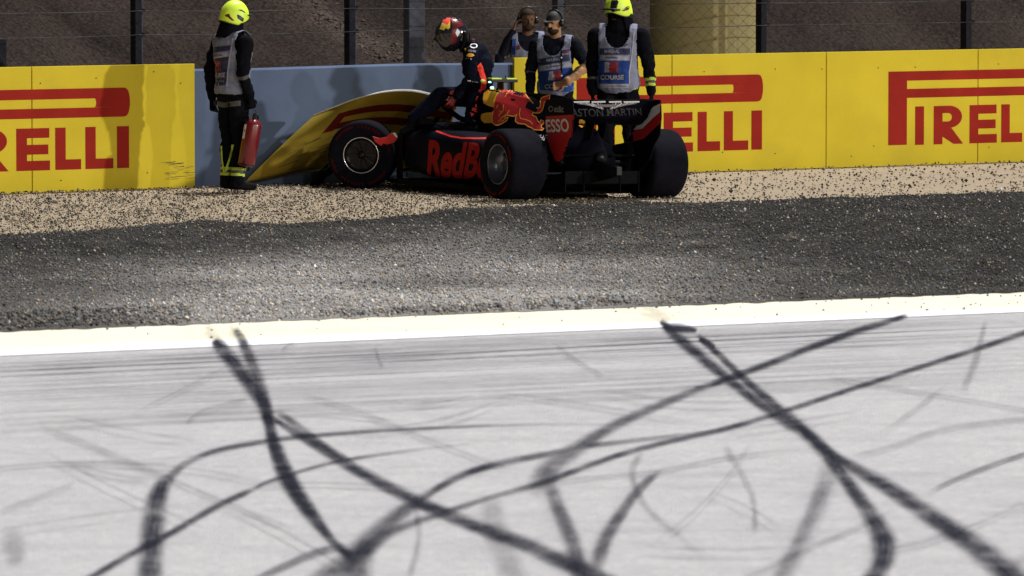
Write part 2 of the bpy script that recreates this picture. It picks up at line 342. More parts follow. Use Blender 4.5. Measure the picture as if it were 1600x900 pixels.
for k in range(26):                          # the faint lines that run along the edge of the track
    y0 = 566 + (k ** 1.45) * .95 + random.uniform(-2, 2); sl = .0445 + (y0 - 560) * 5e-5; x0 = random.choice([-60, -60, random.uniform(0, 900)]); x1 = random.choice([1660, 1660, x0 + random.uniform(400, 900)])
    wd = random.uniform(2.0, 6); mark(random.choice('ffm') if k < 9 else 'f', [(x0 + (x1 - x0) * q / 4, y0 - sl * (x0 + (x1 - x0) * q / 4) + random.uniform(-1.2, 1.2), wd * random.uniform(.6, 1.3)) for q in range(5)], .2, .2)
# marks carried over on to the painted verge
def vmark(pts, kind='f'):
    mark(kind, pts, .1, .1); COL.objects[-1].parent = V
vmark([(322, 508, 10), (334, 522, 18), (345, 540, 22)], 'f'); vmark([(358, 508, 8), (372, 522, 14), (384, 538, 16)], 'f'); vmark([(1000, 480, 5), (1026, 487, 14), (1048, 502, 10)], 'f')

# gravel trap
def yb(px):
    xs = [-900, 0, 120, 300, 450, 640, 720, 900, 1000, 1100, 1300, 1600, 2500]
    ys = [385, 367, 362, 345, 350, 338, 325, 319, 316, 317, 309, 300, 275]
    return float(np.interp(px, xs, ys))
def dust_lightf(px, py, a, b):  # dust cover, plus light falling off towards the wall put into the colour
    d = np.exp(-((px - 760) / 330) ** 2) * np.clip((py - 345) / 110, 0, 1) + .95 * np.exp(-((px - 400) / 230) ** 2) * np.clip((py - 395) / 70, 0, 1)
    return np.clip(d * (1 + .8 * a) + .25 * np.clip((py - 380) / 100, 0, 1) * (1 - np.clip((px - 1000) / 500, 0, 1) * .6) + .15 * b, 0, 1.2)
nx, ny = 420, 60; v = []; f = []; dcol_ = []
for i in range(nx + 1):
    px = -600 + 2800 * i / nx
    a = yb(px) + 3.5 * noise.noise(Vector((px / 60, 3, 0))) + 2.5 * noise.noise(Vector((px / 13, 9, 0)))
    b = ytop(px) + 2.0 * noise.noise(Vector((px / 30, 5, 0))) + 1.0
    p0, p1 = at(px, a), at(px, b)
    for j in range(ny + 1):
        t = j / ny; p = p0.lerp(p1, t)
        h = .004 * noise.noise(Vector((p.x * 1.3, p.y * .55, 0))) + .003 * noise.noise(Vector((p.x * 6, p.y * 4, 2)))
        v.append((p.x, p.y, .004 + max(h * min(1, t * 8, (1 - t) * 14), -.003)))
        q = float(dust_lightf(np.float64(px), np.float64(a + (b - a) * t), noise.noise(Vector((p.x * .9, p.y * .45, 1))), noise.noise(Vector((p.x * 3.1, p.y * 1.3, 7))))); dcol_.append(1 + 6.0 * q)
for i in range(nx):
    for j in range(ny):
        a = i * (ny + 1) + j; f.append((a, a + 1, a + ny + 2, a + ny + 1))
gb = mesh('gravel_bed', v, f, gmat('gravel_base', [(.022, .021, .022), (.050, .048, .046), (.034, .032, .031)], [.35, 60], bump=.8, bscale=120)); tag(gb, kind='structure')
gb.data.attributes.new('dust_light', 'FLOAT', 'POINT').data.foreach_set('value', dcol_)  # scales the bed colour by dust and the painted light falloff
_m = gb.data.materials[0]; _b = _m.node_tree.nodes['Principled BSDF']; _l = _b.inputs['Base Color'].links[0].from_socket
_a = N(_m, 'ShaderNodeAttribute', _attribute_name='dust_light'); _v = N(_m, 'ShaderNodeVectorMath', _operation='SCALE'); _m.node_tree.links.new(_l, _v.inputs[0]); _m.node_tree.links.new(_a.outputs['Fac'], _v.inputs[3]); _m.node_tree.links.new(_v.outputs[0], _b.inputs['Base Color'])
def stones(name, n, label):
    # candidates spread evenly over the trap, thinned by how much gravel lies there
    X = rng.uniform(-8, 9.5, n); Y = rng.uniform(39, 67, n)
    d = np.stack([X, Y, np.full(n, -CH)]); yy = Y * CP + CH * SP_; zz = Y * (-SP_) * -1
    depth = Y * CP + CH * SP_; up = -CH * CP + Y * SP_
    px = 800 + F * X / depth; py = 450 - F * up / depth
    YB = np.interp(px, [-900, 0, 120, 300, 450, 640, 720, 900, 1000, 1100, 1300, 1600, 2500], [385, 367, 362, 345, 350, 338, 325, 319, 316, 317, 309, 300, 275])
    wall = WY0 + WS * (X - WX0); infr = (px > -350) & (px < 1950) & (Y < wall - .04)
    nzv = np.array([noise.noise(Vector((a * .9, b * .45, 1))) for a, b in zip(X, Y)])
    nz2 = np.array([noise.noise(Vector((a * 3.1, b * 1.3, 7))) for a, b in zip(X, Y)])
    edge = 518 - .0388 * px
    dark = (py > YB + nz2 * 6 + rng.normal(0, 3.0, n)) & (py < edge + 3 * nz2)
    tanz = (~dark) & (py <= YB + 8)
    left = np.clip((1120 - px) / 250, 0, 1)
    pt = .10 + .50 * left + .35 * left * (nz2 > .1)
    verge = (~dark) & (~tanz) & (py < edge + 26)
    pv = .004 + .03 * np.clip((px - 1250) / 300, 0, 1) + .12 * np.clip(1 - (py - edge) / 5, 0, 1)
    prob = np.where(dark, .92, np.where(tanz, pt, np.where(verge, pv, 0)))
    keep = infr & (rng.random(n) < prob); X, Y, px, py, nzv, nz2, dark, tanz, edge = [a[keep] for a in (X, Y, px, py, nzv, nz2, dark, tanz, edge)]
    k = len(X); r = rng.uniform(.0045, .0115, k) * np.where(rng.random(k) < .03, 1.6, 1)
    clump = dark & (((px < 300) & (py > edge - 26)) | ((px > 820) & (px < 985) & (py > edge - 16)) | ((px < 800) & (px > 500) & (py > edge - 9)))
    r = np.where(clump, r * 1.35, r); r = np.where(tanz & (px > 1050), r * 1.35, r)
    base = np.array([[1, 0, 0], [0, 1, 0], [-1, 0, 0], [0, -1, 0], [0, 0, .8], [0, 0, -.8]])
    ang = rng.uniform(0, 6.28, k); ca, sa = np.cos(ang), np.sin(ang); sq = rng.uniform(.6, 1.3, (k, 3))
    P = base[None] * r[:, None, None] * sq[:, None, :] * (1 + rng.uniform(-.3, .3, (k, 6, 3)))
    P = np.stack([P[..., 0] * ca[:, None] - P[..., 1] * sa[:, None], P[..., 0] * sa[:, None] + P[..., 1] * ca[:, None], P[..., 2]], -1)
    hz = np.where(clump, rng.uniform(0, .022, k), np.where(dark, .006 * np.clip(nzv, 0, 1) + .005, .0))
    P += np.stack([X, Y, r * .45 + hz], -1)[:, None]
    # stone colours: mostly grey and brown, a few pale; dust and painted light falloff make them paler towards the track
    g = rng.lognormal(math.log(.036), .5, k).clip(.010, .16)
    dust_light = dust_lightf(px, py, nzv, nz2)
    g = g * (1.15 + 6.2 * dust_light) * np.where(clump, .62, 1)
    g = np.where(rng.random(k) < .02, rng.uniform(.3, .6, k), g)
    tn = rng.random(k) < np.where(tanz, .35, .04)
    c = np.stack([g * 1.05, g, g * .95], -1); hue = rng.normal(0, .1, (k, 1)); c = c * (1 + hue * np.array([[1, .1, -1]]))
    c = np.where(tn[:, None], np.array([[.34, .27, .19]]) * rng.uniform(.6, 1.2, (k, 1)), c)
    c = np.where((tanz & ~tn)[:, None], c * .6, c)
    fc = np.array([[0, 1, 4], [1, 2, 4], [2, 3, 4], [3, 0, 4], [1, 0, 5], [2, 1, 5], [3, 2, 5], [0, 3, 5]])
    FF = (fc[None] + (np.arange(k) * 6)[:, None, None]).reshape(-1, 3)
    me = bpy.data.meshes.new(name); me.vertices.add(k * 6); me.vertices.foreach_set('co', P.reshape(-1))
    me.loops.add(len(FF) * 3); me.loops.foreach_set('vertex_index', FF.reshape(-1).astype(np.int32))
    me.polygons.add(len(FF)); me.polygons.foreach_set('loop_start', np.arange(0, len(FF) * 3, 3, dtype=np.int32)); me.polygons.foreach_set('loop_total', np.full(len(FF), 3, np.int32))
    me.update(calc_edges=True)
    ca_ = me.color_attributes.new('col', 'FLOAT_COLOR', 'POINT'); ca_.data.foreach_set('color', np.concatenate([np.repeat(c, 6, 0).clip(0, 1), np.ones((k * 6, 1))], 1).reshape(-1).astype(np.float32))
    m = bpy.data.materials.new('stone'); m.use_nodes = True; a = N(m, 'ShaderNodeAttribute', _attribute_name='col')
    m.node_tree.links.new(a.outputs['Color'], m.node_tree.nodes['Principled BSDF'].inputs['Base Color']); m.node_tree.nodes['Principled BSDF'].inputs['Roughness'].default_value = .7; m.node_tree.nodes['Principled BSDF'].inputs['IOR'].default_value = 1.25
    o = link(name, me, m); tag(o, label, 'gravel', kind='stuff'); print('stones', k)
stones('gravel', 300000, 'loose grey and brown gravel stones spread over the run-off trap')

# ------------------------------------------------------------ hillside, pale tower, fence
def hill_h(s, d):
    return .58 * d + .5 * noise.noise(Vector((s * .25, d * .3, 0))) + .12 * noise.noise(Vector((s * 1.3, d * 1.3, 4))) + .05 * noise.noise(Vector((s * 4, d * 4, 8)))
def offs(px, off, py=60):
    d = ray(px, py); o = Vector((0, 0, CH)); P0 = wp(0, 0, off); t = (P0 - o).dot(wnor) / d.dot(wnor); return ((o + d * t) - P0).dot(wdir)
g1, g2 = offs(600, -4.6), offs(465, -5.9); GB = (g2 - g1) / 1.3; GA = g1 - GB * 2.0
nx, ny = 300, 110; v = []; f = []
def hp(s, d):
    h = max(0, hill_h(s, d)) if d > .01 else -.05
    c = s - (GA + GB * d)           # the rocky gully that runs down to the right
    h += .05 * math.exp(-(c / .35) ** 2)
    return wp(s, h, -2.6 - d)
for i in range(nx + 1):
    s_ = -14 + 42 * i / nx
    for j in range(ny + 1): v.append(hp(s_, 14 * (j / ny) ** 1.3))
for i in range(nx):
    for j in range(ny):
        a = i * (ny + 1) + j; f.append((a, a + 1, a + ny + 2, a + ny + 1))
hm = gmat('brown_earth', [(.0075, .0058, .0056), (.021, .0150, .0132), (.0170, .0095, .0100), (.040, .032, .027)], [1.2, 7, 26], bump=.45, bscale=26)
H = mesh('hillside', v, f, hm, smooth=True); tag(H, kind='structure')
_g = []
for i in range(nx + 1):
    s_ = -14 + 42 * i / nx
    for j in range(ny + 1):
        d_ = 14 * (j / ny) ** 1.3; c_ = s_ - (GA + GB * d_) + .12 * noise.noise(Vector((s_ * 2, d_ * 3, 0))); _g.append(1 + 1.1 * math.exp(-(c_ / .26) ** 2) + .5 * noise.noise(Vector((s_ * .8, d_ * 1.2, 3))))
H.data.attributes.new('soil', 'FLOAT', 'POINT').data.foreach_set('value', _g)
def scale_by(m, att):
    b_ = m.node_tree.nodes['Principled BSDF']; l_ = b_.inputs['Base Color'].links[0].from_socket
    a_ = N(m, 'ShaderNodeAttribute', _attribute_name=att); v_ = N(m, 'ShaderNodeVectorMath', _operation='SCALE'); m.node_tree.links.new(l_, v_.inputs[0]); m.node_tree.links.new(a_.outputs['Fac'], v_.inputs[3]); m.node_tree.links.new(v_.outputs[0], b_.inputs['Base Color'])
scale_by(hm, 'soil')
bs = MB()
for k in range(1000):
    s_ = random.uniform(-4, 20); d_ = random.uniform(.1, 5)
    if k < 700: d_ = random.uniform(1.2, 4.5); s_ = GA + GB * d_ + random.gauss(0, .16)
    p = hp(s_, d_); r = random.uniform(.006, .022) * (1.8 if k < 700 and random.random() < .25 else 1)
    q = [Vector((random.uniform(-1, 1), random.uniform(-1, 1), random.uniform(-1, 1))).normalized() * .35 for _ in range(6)]
    bb = [Vector(x) for x in ((1, 0, 0), (0, 1, 0), (-1, 0, 0), (0, -1, 0), (0, 0, .7), (0, 0, -.7))]
    bs.add([p + (a + b_) * r for a, b_ in zip(bb, q)], [(0, 1, 4), (1, 2, 4), (2, 3, 4), (3, 0, 4), (1, 0, 5), (2, 1, 5), (3, 2, 5), (0, 3, 5)])
RK = tag(bs.build('rocks', mat('hill_rock', (.085, .068, .058), .9, var=.4, scale=4, spec=.05), smooth=False), 'small brown rocks lying on the earth slope behind the fence', 'rocks', kind='stuff')
s_a = pw(1192, 60)[0]
tw = MB(); prof = []
def offs(px, off, py=60):
    d = ray(px, py); o = Vector((0, 0, CH)); P0 = wp(0, 0, off); t = (P0 - o).dot(wnor) / d.dot(wnor); return ((o + d * t) - P0).dot(wdir)
c0 = offs(1104, -2.3)
tw.lathe([(-.05, .62), (6.0, .62)], 48, 'z'); tw.v = [wp(c0, 0, -2.3) + p for p in tw.v]
tag(tw.build('concrete_column', M['pale'], None, True), 'pale yellow round concrete column standing behind the mesh fence', 'column')
FO = -1.25                                   # the debris fence stands behind the barrier
fence = empty('debris_fence', wp(5, 0, FO)); tag(fence, 'tall debris fence of dark steel posts, cables and chain-link mesh behind the barrier', 'fence')
def fs(px, py=60):
    d = ray(px, py); o = Vector((0, 0, CH)); P0 = wp(0, 0, FO); t = (P0 - o).dot(wnor) / d.dot(wnor); return ((o + d * t) - P0).dot(wdir)
def fp(s, z, off=0.0): return wp(s, z, FO + off) - fence.location
posts = [fs(x) for x in (-115, 216, 550, 875, 1193, 1513, 1840)]
rotw = Matrix.Rotation(WA, 3, 'Z')
for i, s_ in enumerate(posts):
    mb = MB().box(fp(s_, 2.0), (.075, .02, 4.0), rotw)
    mb.box(fp(s_ - .032, 2.0, -.05), (.012, .09, 3.98), rotw); mb.build('post', M['steel' if i == 3 else 'darkmetal'], fence, bevel=.004)
    MB().box(fp(s_ + .062, 2.0, -.06), (.036, .03, 3.96), rotw).build('post_flange', M['steel'], fence, bevel=.004)
    for z in (1.48, 1.72, 1.96, 2.4):
        MB().box(fp(s_ + .055, z, .018), (.03, .02, .035), rotw).build('cable_clip', M['darkmetal'], fence)
MB().box(fp(fs(704), 1.9, -.7), (.20, .12, 3.8), rotw).build('rear_post', M['steel'], fence, bevel=.01)
b0 = fs(-8, 60); MB().tube([fp(b0 - .25, 1.75, .03), fp(b0 + .16, 1.05, .03), fp(b0 + .35, .75, .03)], .035, 8).build('brace', M['darkmetal'], fence)
MB().box(fp(b0 + .06, 1.2, -.2), (.34, .05, .5), rotw).build('backing_plate', M['darkmetal'], fence, bevel=.01)
for z in (1.475, 1.715, 1.96, 2.4, 2.9):
    pts = []
    for a, b in zip(posts[:-1], posts[1:]):
        sg = random.uniform(-.012, .012)
        pts += [fp(a + (b - a) * t, z + sg * math.sin(math.pi * t) - .006 * math.sin(math.pi * t), .028) for t in np.linspace(0, 1, 8)[:-1]]
    pts.append(fp(posts[-1], z, .028)); MB().tube(pts, .0042, 6).build('cable', M['wire'], fence)
s0, s1 = posts[0], posts[-1]; z0, z1 = .9, 3.1; cw, chh = .076, .125
ml = MB()
n = int((s1 - s0) / cw); rows = int((z1 - z0) / (chh / 2))
for i in range(n):                           # every wire of the chain link zigzags upwards, its bends meeting the next wire's
    pts = []
    for j in range(rows + 1):
        o_ = ((j % 2) - .5) * cw * (1 if i % 2 else -1)
        pts.append(fp(s0 + i * cw + o_ + .004 * noise.noise(Vector((i, j, 0))), z0 + j * chh / 2, .012 + (.004 if j % 2 else -.004)))
    ml.tube(pts, .0019, 3, cap=False)
tag(ml.build('chain_link', M['mesh'], fence), kind='stuff')

# ------------------------------------------------------------ text and decals
_txt = {}
def text2d(s, bold=0.0, shear=0.0):
    key = (s, bold, shear)
    if key in _txt: return _txt[key]
    c = bpy.data.curves.new('t', 'FONT'); c.body = s; c.offset = bold; c.shear = shear; c.resolution_u = 4
    o = bpy.data.objects.new('t', c); COL.objects.link(o); dg = bpy.context.evaluated_depsgraph_get(); ev = o.evaluated_get(dg); me = ev.to_mesh()
    me.calc_loop_triangles()
    V2 = np.array([(v.co.x, v.co.y) for v in me.vertices]); T2 = [tuple(t.vertices) for t in me.loop_triangles]
    ev.to_mesh_clear(); bpy.data.objects.remove(o); bpy.data.curves.remove(c)
    V2 = (V2 - V2.min(0)) / (V2.max(0) - V2.min(0)); _txt[key] = (V2, T2); return _txt[key]
def refine(V2, T2, mx):
    bm = bmesh.new(); vs = [bm.verts.new((x, y, 0)) for x, y in V2]
    for t in T2:
        try: bm.faces.new([vs[i] for i in t])
        except ValueError: pass
    bmesh.ops.remove_doubles(bm, verts=bm.verts, dist=1e-4)
    bmesh.ops.triangulate(bm, faces=bm.faces)
    for _ in range(7):
        e = [e for e in bm.edges if e.calc_length() > mx]
        if not e: break
        bmesh.ops.subdivide_edges(bm, edges=e, cuts=1); bmesh.ops.triangulate(bm, faces=bm.faces)
    bm.verts.ensure_lookup_table(); out = [(v.co.x, v.co.y) for v in bm.verts], [tuple(v.index for v in f_.verts) for f_ in bm.faces]
    bm.verts.index_update(); out = [(v.co.x, v.co.y) for v in bm.verts], [tuple(v.index for v in f_.verts) for f_ in bm.faces]; bm.free(); return out
def poly2d(pts): return pts, [tuple(range(len(pts)))]
def ribbon2d(pts, w_, closed=False):
    p = [np.array(q, float) for q in pts]; n = len(p); v = []; f = []
    for i in range(n):
        a = p[(i - 1) % n] if closed or i else p[i]; b = p[(i + 1) % n] if closed or i < n - 1 else p[i]
        d = b - a; d = d / (np.linalg.norm(d) + 1e-6); m_ = np.array([-d[1], d[0]]) * w_ / 2
        v += [tuple(p[i] - m_), tuple(p[i] + m_)]
    for i in range(n if closed else n - 1):
        j = (i + 1) % n; f.append((2 * i, 2 * i + 1, 2 * j + 1, 2 * j))
    return v, f
def quad(V2, q):                              # unit square -> quad given as top-left, top-right, bottom-right, bottom-left
    tl, tr, br, bl = [np.array(a, float) for a in q]
    return [tuple((bl * (1 - u) + br * u) * (1 - v_) + (tl * (1 - u) + tr * u) * v_) for u, v_ in V2]
class Surf:
    def __init__(s, objs):
        bpy.context.view_layer.update(); dg = bpy.context.evaluated_depsgraph_get(); V_ = []; P_ = []
        for o in objs:
            ev = o.evaluated_get(dg); me = ev.to_mesh(); n = len(V_); mw = o.matrix_world
            V_ += [mw @ v.co for v in me.vertices]; P_ += [tuple(i + n for i in p.vertices) for p in me.polygons]; ev.to_mesh_clear()
        s.b = BVHTree.FromPolygons(V_, P_)
    def hit(s, px, py):
        d = ray(px, py).normalized(); h = s.b.ray_cast(Vector((0, 0, CH)), d)
        if h[0] is None: return None
        n = h[1]; n = -n if n.dot(d) > 0 else n
        return h[0], n
def decal(name, shape, surf, mt, parent, off=.003, step=5):
    V2, F2 = refine(shape[0], shape[1], step); W = []; ok = []
    inv = parent.matrix_world.inverted()
    for x, y in V2:
        h = surf.hit(x, y)
        if h is None: W.append(Vector()); ok.append(None); continue
        p, n = h; d = (p - Vector((0, 0, CH))).normalized(); nn = (n - d).normalized()
        W.append(p + nn * off); ok.append(p)
    F3 = [q for q in F2 if all(ok[i] is not None for i in q) and max((ok[a] - ok[b]).length for a in q for b in q) < .16]
    if not F3: print('EMPTY DECAL', name); return None
    o = mesh(name, [inv @ p for p in W], F3, mt, parent)
    return islands(o, 'letter' if name == 'lettering' else name)
def txt(s, q, bold=0, shear=0):
    V2, T2 = text2d(s, bold, shear); return quad(V2, q), T2

# ------------------------------------------------------------ the barrier boards
HB = 1.215
def board(parent, sa, sb, base):
    g = .005; mb = MB(); d = .035; L_ = sb - sa - 2 * g; c = wp((sa + sb) / 2, HB / 2 - .01, -d / 2) - base
    return mb.box(c, (L_, d, HB + .02), rotw).build('panel', M['yellow'], parent, bevel=.004)
def wall_print(shape_sz, parent, base, name='lettering', off=.003):
    v = [wp(s_, z, off) - base for s_, z in shape_sz[0]]; return mesh(name, v, shape_sz[1], M['red'], parent)
s203 = pw(203, 200)[0]; s1192 = pw(1192, 150)[0]; PER = s1192 - s203
S1388 = pw(1388, 150)[0]; START = S1388 - s1192     # gap between one logo's end and the next one's start
LEN = (s1192 - pw(1037, 150)[0]) + (pw(1515, 150)[0] - S1388)
zt = lambda px, py: pw(px, py)[1]
# heights, from the right-hand logo
zA, zB, zC, zD = zt(1388, 112), zt(1417, 126), zt(1417, 139), zt(1417, 153)
zL1, zL0 = zt(1447, 166), zt(1447, 226); zP0 = zt(1388, 227)
def logo(parent, base, s0, lo=-9, hi=99):
    mb = []
    def sx(px): return pw(px, 150)[0] - S1388 + s0
    e = s0 + LEN; shapes = []
    stem = sx(1417)
    def add(pts): shapes.append(pts)
    def rect(a, b, z0_, z1_): shapes.append([(a, z0_), (b, z0_), (b, z1_), (a, z1_)])
    rect(s0, stem, zP0, zA)
    r = (zA - zD) / 2; cx = e - r * .62; cz = (zA + zD) / 2; inner = e - .40 
    rect(stem, cx, zB, zA); rect(stem, cx, zD, zC)
    # the rounded end, with the slot's round end left open
    out = [(cx + math.sin(t) * r * .62, cz + math.cos(t) * r) for t in np.linspace(0, math.pi, 17)]
    out = [(cx + abs(math.sin(t)) ** .55 * r * .62, cz + math.cos(t) * r) for t in np.linspace(0, math.pi, 21)]
    rr = (zB - zC) / 2; inn = [(inner + math.sin(t) * rr * .45, cz + math.cos(t) * rr) for t in np.linspace(math.pi, 0, 11)]
    add([(inner, zC)] + inn[1:-1] + [(inner, zB), (cx, zB)] + [(cx, zA)][:0] + [(cx, zB)][:0] + [(cx - .0, zC)])
    shapes[-1] = [(cx, zC)] + inn + [(cx, zB)]
    add([(cx, zA)] + out[1:-1] + [(cx, zD)])
    def back(px): return pw(px, 200)[0] - s1192 + e
    w1 = .118
    a = sx(1430); rect(a, a + w1, zL0, zL1)                      # I
    a = sx(1459); w_ = sx(1505) - a                               # R
    rect(a, a + w1, zL0, zL1)
    hR = zL1 - zL0; ro = [(a + w_ * .52 + math.cos(t) * w_ * .44, zL1 - hR * .29 + math.sin(t) * hR * .29) for t in np.linspace(math.pi / 2, -math.pi / 2, 13)]
    ri = [(a + w_ * .50 + math.cos(t) * w_ * .12, zL1 - hR * .30 + math.sin(t) * hR * .11) for t in np.linspace(-math.pi / 2, math.pi / 2, 7)]
    add([(a + w1, zL1)] + ro + [(a + w1, zL1 - hR * .58), (a + w1, zL1 - hR * .41)] + ri + [(a + w1, zL1 - hR * .19)])
    add([(a + w1, zL1 - hR * .58), (a + w_ * .60, zL1 - hR * .58), (a + w_ * 1.0, zL0), (a + w_ * .68, zL0), (a + w1, zL1 - hR * .80)])
    a = sx(1515); b = sx(1557)
    rect(a, a + w1, zL0, zL1)
    for z_, x_ in ((zL1 - .095, b), (zL0 + hR * .38, b - .012), (zL0, b + .006)): rect(a + w1, x_, z_, z_ + .095)
    for i, (a_, b_) in enumerate(((1090, 1125), (1131, 1169))):
        a = back(a_); b = back(b_); rect(a, a + w1 * .98, zL0, zL1); rect(a + w1 * .98, b, zL0, zL0 + .10)
    a = back(1174); rect(a, e - .012, zL0, zL1)
    V_ = []; F_ = []
    for sh in shapes:
        sh = [(min(max(x, lo), hi), z) for x, z in sh]
        if max(x for x, z in sh) - min(x for x, z in sh) < .002: continue
        n = len(V_); V_ += sh; F_.append(tuple(range(n, n + len(sh))))
    V_, F_ = refine(V_, F_, .3)
    islands(wall_print((V_, F_), parent, base), 'letter')
seams = [pw(x, 180)[0] for x in (50, 305, 803, 1050, 1291, 1528)]
pwid = seams[4] - seams[3]
baseL = wp(0, 0); bl = empty('advertising_barrier', baseL); tag(bl, 'yellow advertising barrier with red lettering on the left, ending beside the fire marshal', 'barrier')
board(bl, seams[0] - 2 * pwid, seams[0] - pwid, baseL); board(bl, seams[0] - pwid, seams[0], baseL); board(bl, seams[0], seams[1], baseL)
logo(bl, baseL, s203 - LEN)
# scrapes on the end of the left board
scr = MB()
for k in range(34):
    x = random.uniform(258, 298); y = random.uniform(253, 282); a, z = pw(x, y); l_ = random.uniform(.03, .16); t_ = random.uniform(.002, .006) * (1.8 if y < 258 else 1)
    tl = random.uniform(-.01, .015); scr.add([wp(a - l_ / 2, z, .0036) - baseL, wp(a + l_ / 2, z + tl, .0036) - baseL, wp(a + l_ / 2, z + tl + t_, .0036) - baseL, wp(a - l_ / 2, z + t_ * .3, .0036) - baseL], [(0, 1, 2, 3)])
islands(scr.build('scrape', mat('scrape_mark', (.09, .07, .03), .8), bl))
baseR = wp(8, 0); br_ = empty('advertising_barrier', baseR); tag(br_, 'long yellow advertising barrier with red lettering on the right, behind the race car', 'barrier')
ed_s = [seams[2], seams[3], seams[4], seams[5], seams[5] + pwid, seams[5] + 2 * pwid]
for a, b in zip(ed_s[:-1], ed_s[1:]): board(br_, a, b, baseR)
logo(br_, baseR, s1192 - LEN, lo=seams[2] + .02); logo(br_, baseR, S1388, hi=ed_s[-1])
def studs(parent, base, pxs):
    mb = MB()
    for x, y in pxs:
        a, z = pw(x, y); mb.add([wp(a + math.cos(q) * .007, z + math.sin(q) * .007, .004) - base for q in np.linspace(0, 5.24, 6)], [tuple(range(6))])
    islands(mb.build('rivet', M['darkmetal'], parent))
studs(br_, baseR, [(1211, 108), (1284, 108), (1129, 238), (1211, 240), (1365, 228), (1430, 105), (1372, 106), (1150, 130), (1560, 100), (1330, 244), (1545, 230), (1100, 112)])
studs(bl, baseL, [(63, 130), (150, 122), (240, 112), (282, 130), (95, 282), (230, 270)])
# blue-grey inner barrier where the boards are missing
bw = MB(); n = 40; sA, sB = seams[1] - .25, seams[2] + .25; fr = []; base = wp(5, 0)
for i in range(n + 1):
    s_ = sA + (sB - sA) * i / n; dent = -.06 * math.exp(-((s_ - pw(560, 200)[0]) / .6) ** 2)
    top = 1.150 + .006 * noise.noise(Vector((s_ * 1.5, 0, 0))) + .015 * math.exp(-((s_ - pw(660, 200)[0]) / .9) ** 2)
    fr.append([wp(s_, z, o_ + dent) - base for z, o_ in ((-.02, -.06), (.4, -.055), (.8, -.058), (top - .012, -.06), (top, -.075), (top, -.35), (-.02, -.35))])
bw.loft(fr); BW = bw.build('inner_barrier', M['blue']); BW.location = base
tag(BW, 'blue grey padded barrier exposed between the two yellow boards', 'barrier')

# torn board bent over the nose of the car
top = [atY(490, 181, 61.36), atY(525, 167, 61.15), atY(560, 154, 60.93), atY(600, 144.5, 60.74), atY(640, 142.5, 60.64), atY(675, 149, 60.66), atY(715, 160, 60.75)]
bot = [atY(384, 284, 61.0), atY(425, 277, 61.22), atY(470, 268, 61.46), atY(520, 262, 61.62), atY(575, 262, 61.72), atY(630, 264, 61.80), atY(690, 266, 61.9)]
def cr3(P, t):
    n = len(P) - 1; x = min(t * n, n - 1e-6); i = int(x); u = x - i
    p = [np.array(P[max(i - 1, 0)]), np.array(P[i]), np.array(P[i + 1]), np.array(P[min(i + 2, n)])]
    return Vector(.5 * ((2 * p[1]) + (-p[0] + p[2]) * u + (2 * p[0] - 5 * p[1] + 4 * p[2] - p[3]) * u * u + (-p[0] + 3 * p[1] - 3 * p[2] + p[3]) * u ** 3))
def bent(u, v_, off=0):
    def P(a, b):
        x = cr3(bot, a).lerp(cr3(top, a), b); bl_ = math.sin(math.pi * b) * .10 * (1 - a * .8)
        return x + Vector((-.02, .05, .05)) * bl_ * 2 + Vector((0, .012 * noise.noise(Vector((a * 6, b * 5, 0))), 0))
    p = P(u, v_)
    if off:
        n_ = (P(min(u + .01, 1), v_) - P(max(u - .01, 0), v_)).cross(P(u, min(v_ + .01, 1)) - P(u, max(v_ - .01, 0))).normalized(); p = p + n_ * off
    return p
bt = bent(0, 0); bt.z = 0
BP = empty('torn_advertising_board', bt); tag(BP, 'torn yellow advertising board bent up over the nose of the crashed car', 'board')
nu, nv = 40, 16; v = []; f = []
for o_ in (0, -.010):
    for i in range(nu + 1):
        for j in range(nv + 1): v.append(bent(i / nu, j / nv, o_) - bt)
K = (nu + 1) * (nv + 1); idx = lambda i, j, k=0: k * K + i * (nv + 1) + j
for i in range(nu):
    for j in range(nv): f += [(idx(i, j), idx(i + 1, j), idx(i + 1, j + 1), idx(i, j + 1)), (idx(i, j, 1), idx(i, j + 1, 1), idx(i + 1, j + 1, 1), idx(i + 1, j, 1))]
for i in range(nu): f += [(idx(i, 0), idx(i, 0, 1), idx(i + 1, 0, 1), idx(i + 1, 0))]
for j in range(nv): f += [(idx(0, j), idx(0, j + 1), idx(0, j + 1, 1), idx(0, j, 1)), (idx(nu, j), idx(nu, j, 1), idx(nu, j + 1, 1), idx(nu, j + 1))]
mesh('panel', v, f, M['shadedyellow'], BP, smooth=True)
v = []; f = []
for i in range(nu + 1):
    for q in ((.004, .0), (.004, .0), (-.026, .0)): pass
    a = bent(i / nu, 1, .005) - bt; b = bent(i / nu, 1, -.013) - bt; v += [a, a + Vector((0, 0, .009)), b + Vector((0, 0, .009)), b]
for i in range(nu):
    for k in range(4): f.append((4 * i + k, 4 * i + (k + 1) % 4, 4 * i + 4 + (k + 1) % 4, 4 * i + 4 + k))
mesh('white_edge', v, f, M['boardedge'], BP)
def bandm(u0, u1, v0, v1, name='lettering', n=24):
    v = []; f = []
    for i in range(n + 1):
        u = u0 + (u1 - u0) * i / n; k = min(1, max(.25, (i / n) * 6)) if u0 < .4 else 1; mid = (v0 + v1) / 2
        v += [bent(u, v0, .004) - bt, bent(u, v1, .004) - bt]
    for i in range(n): f.append((2 * i, 2 * i + 2, 2 * i + 3, 2 * i + 1))
    mesh(name, v, f, M['shadedred'], BP)
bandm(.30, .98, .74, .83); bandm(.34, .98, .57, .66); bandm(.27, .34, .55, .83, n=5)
sc2 = MB()
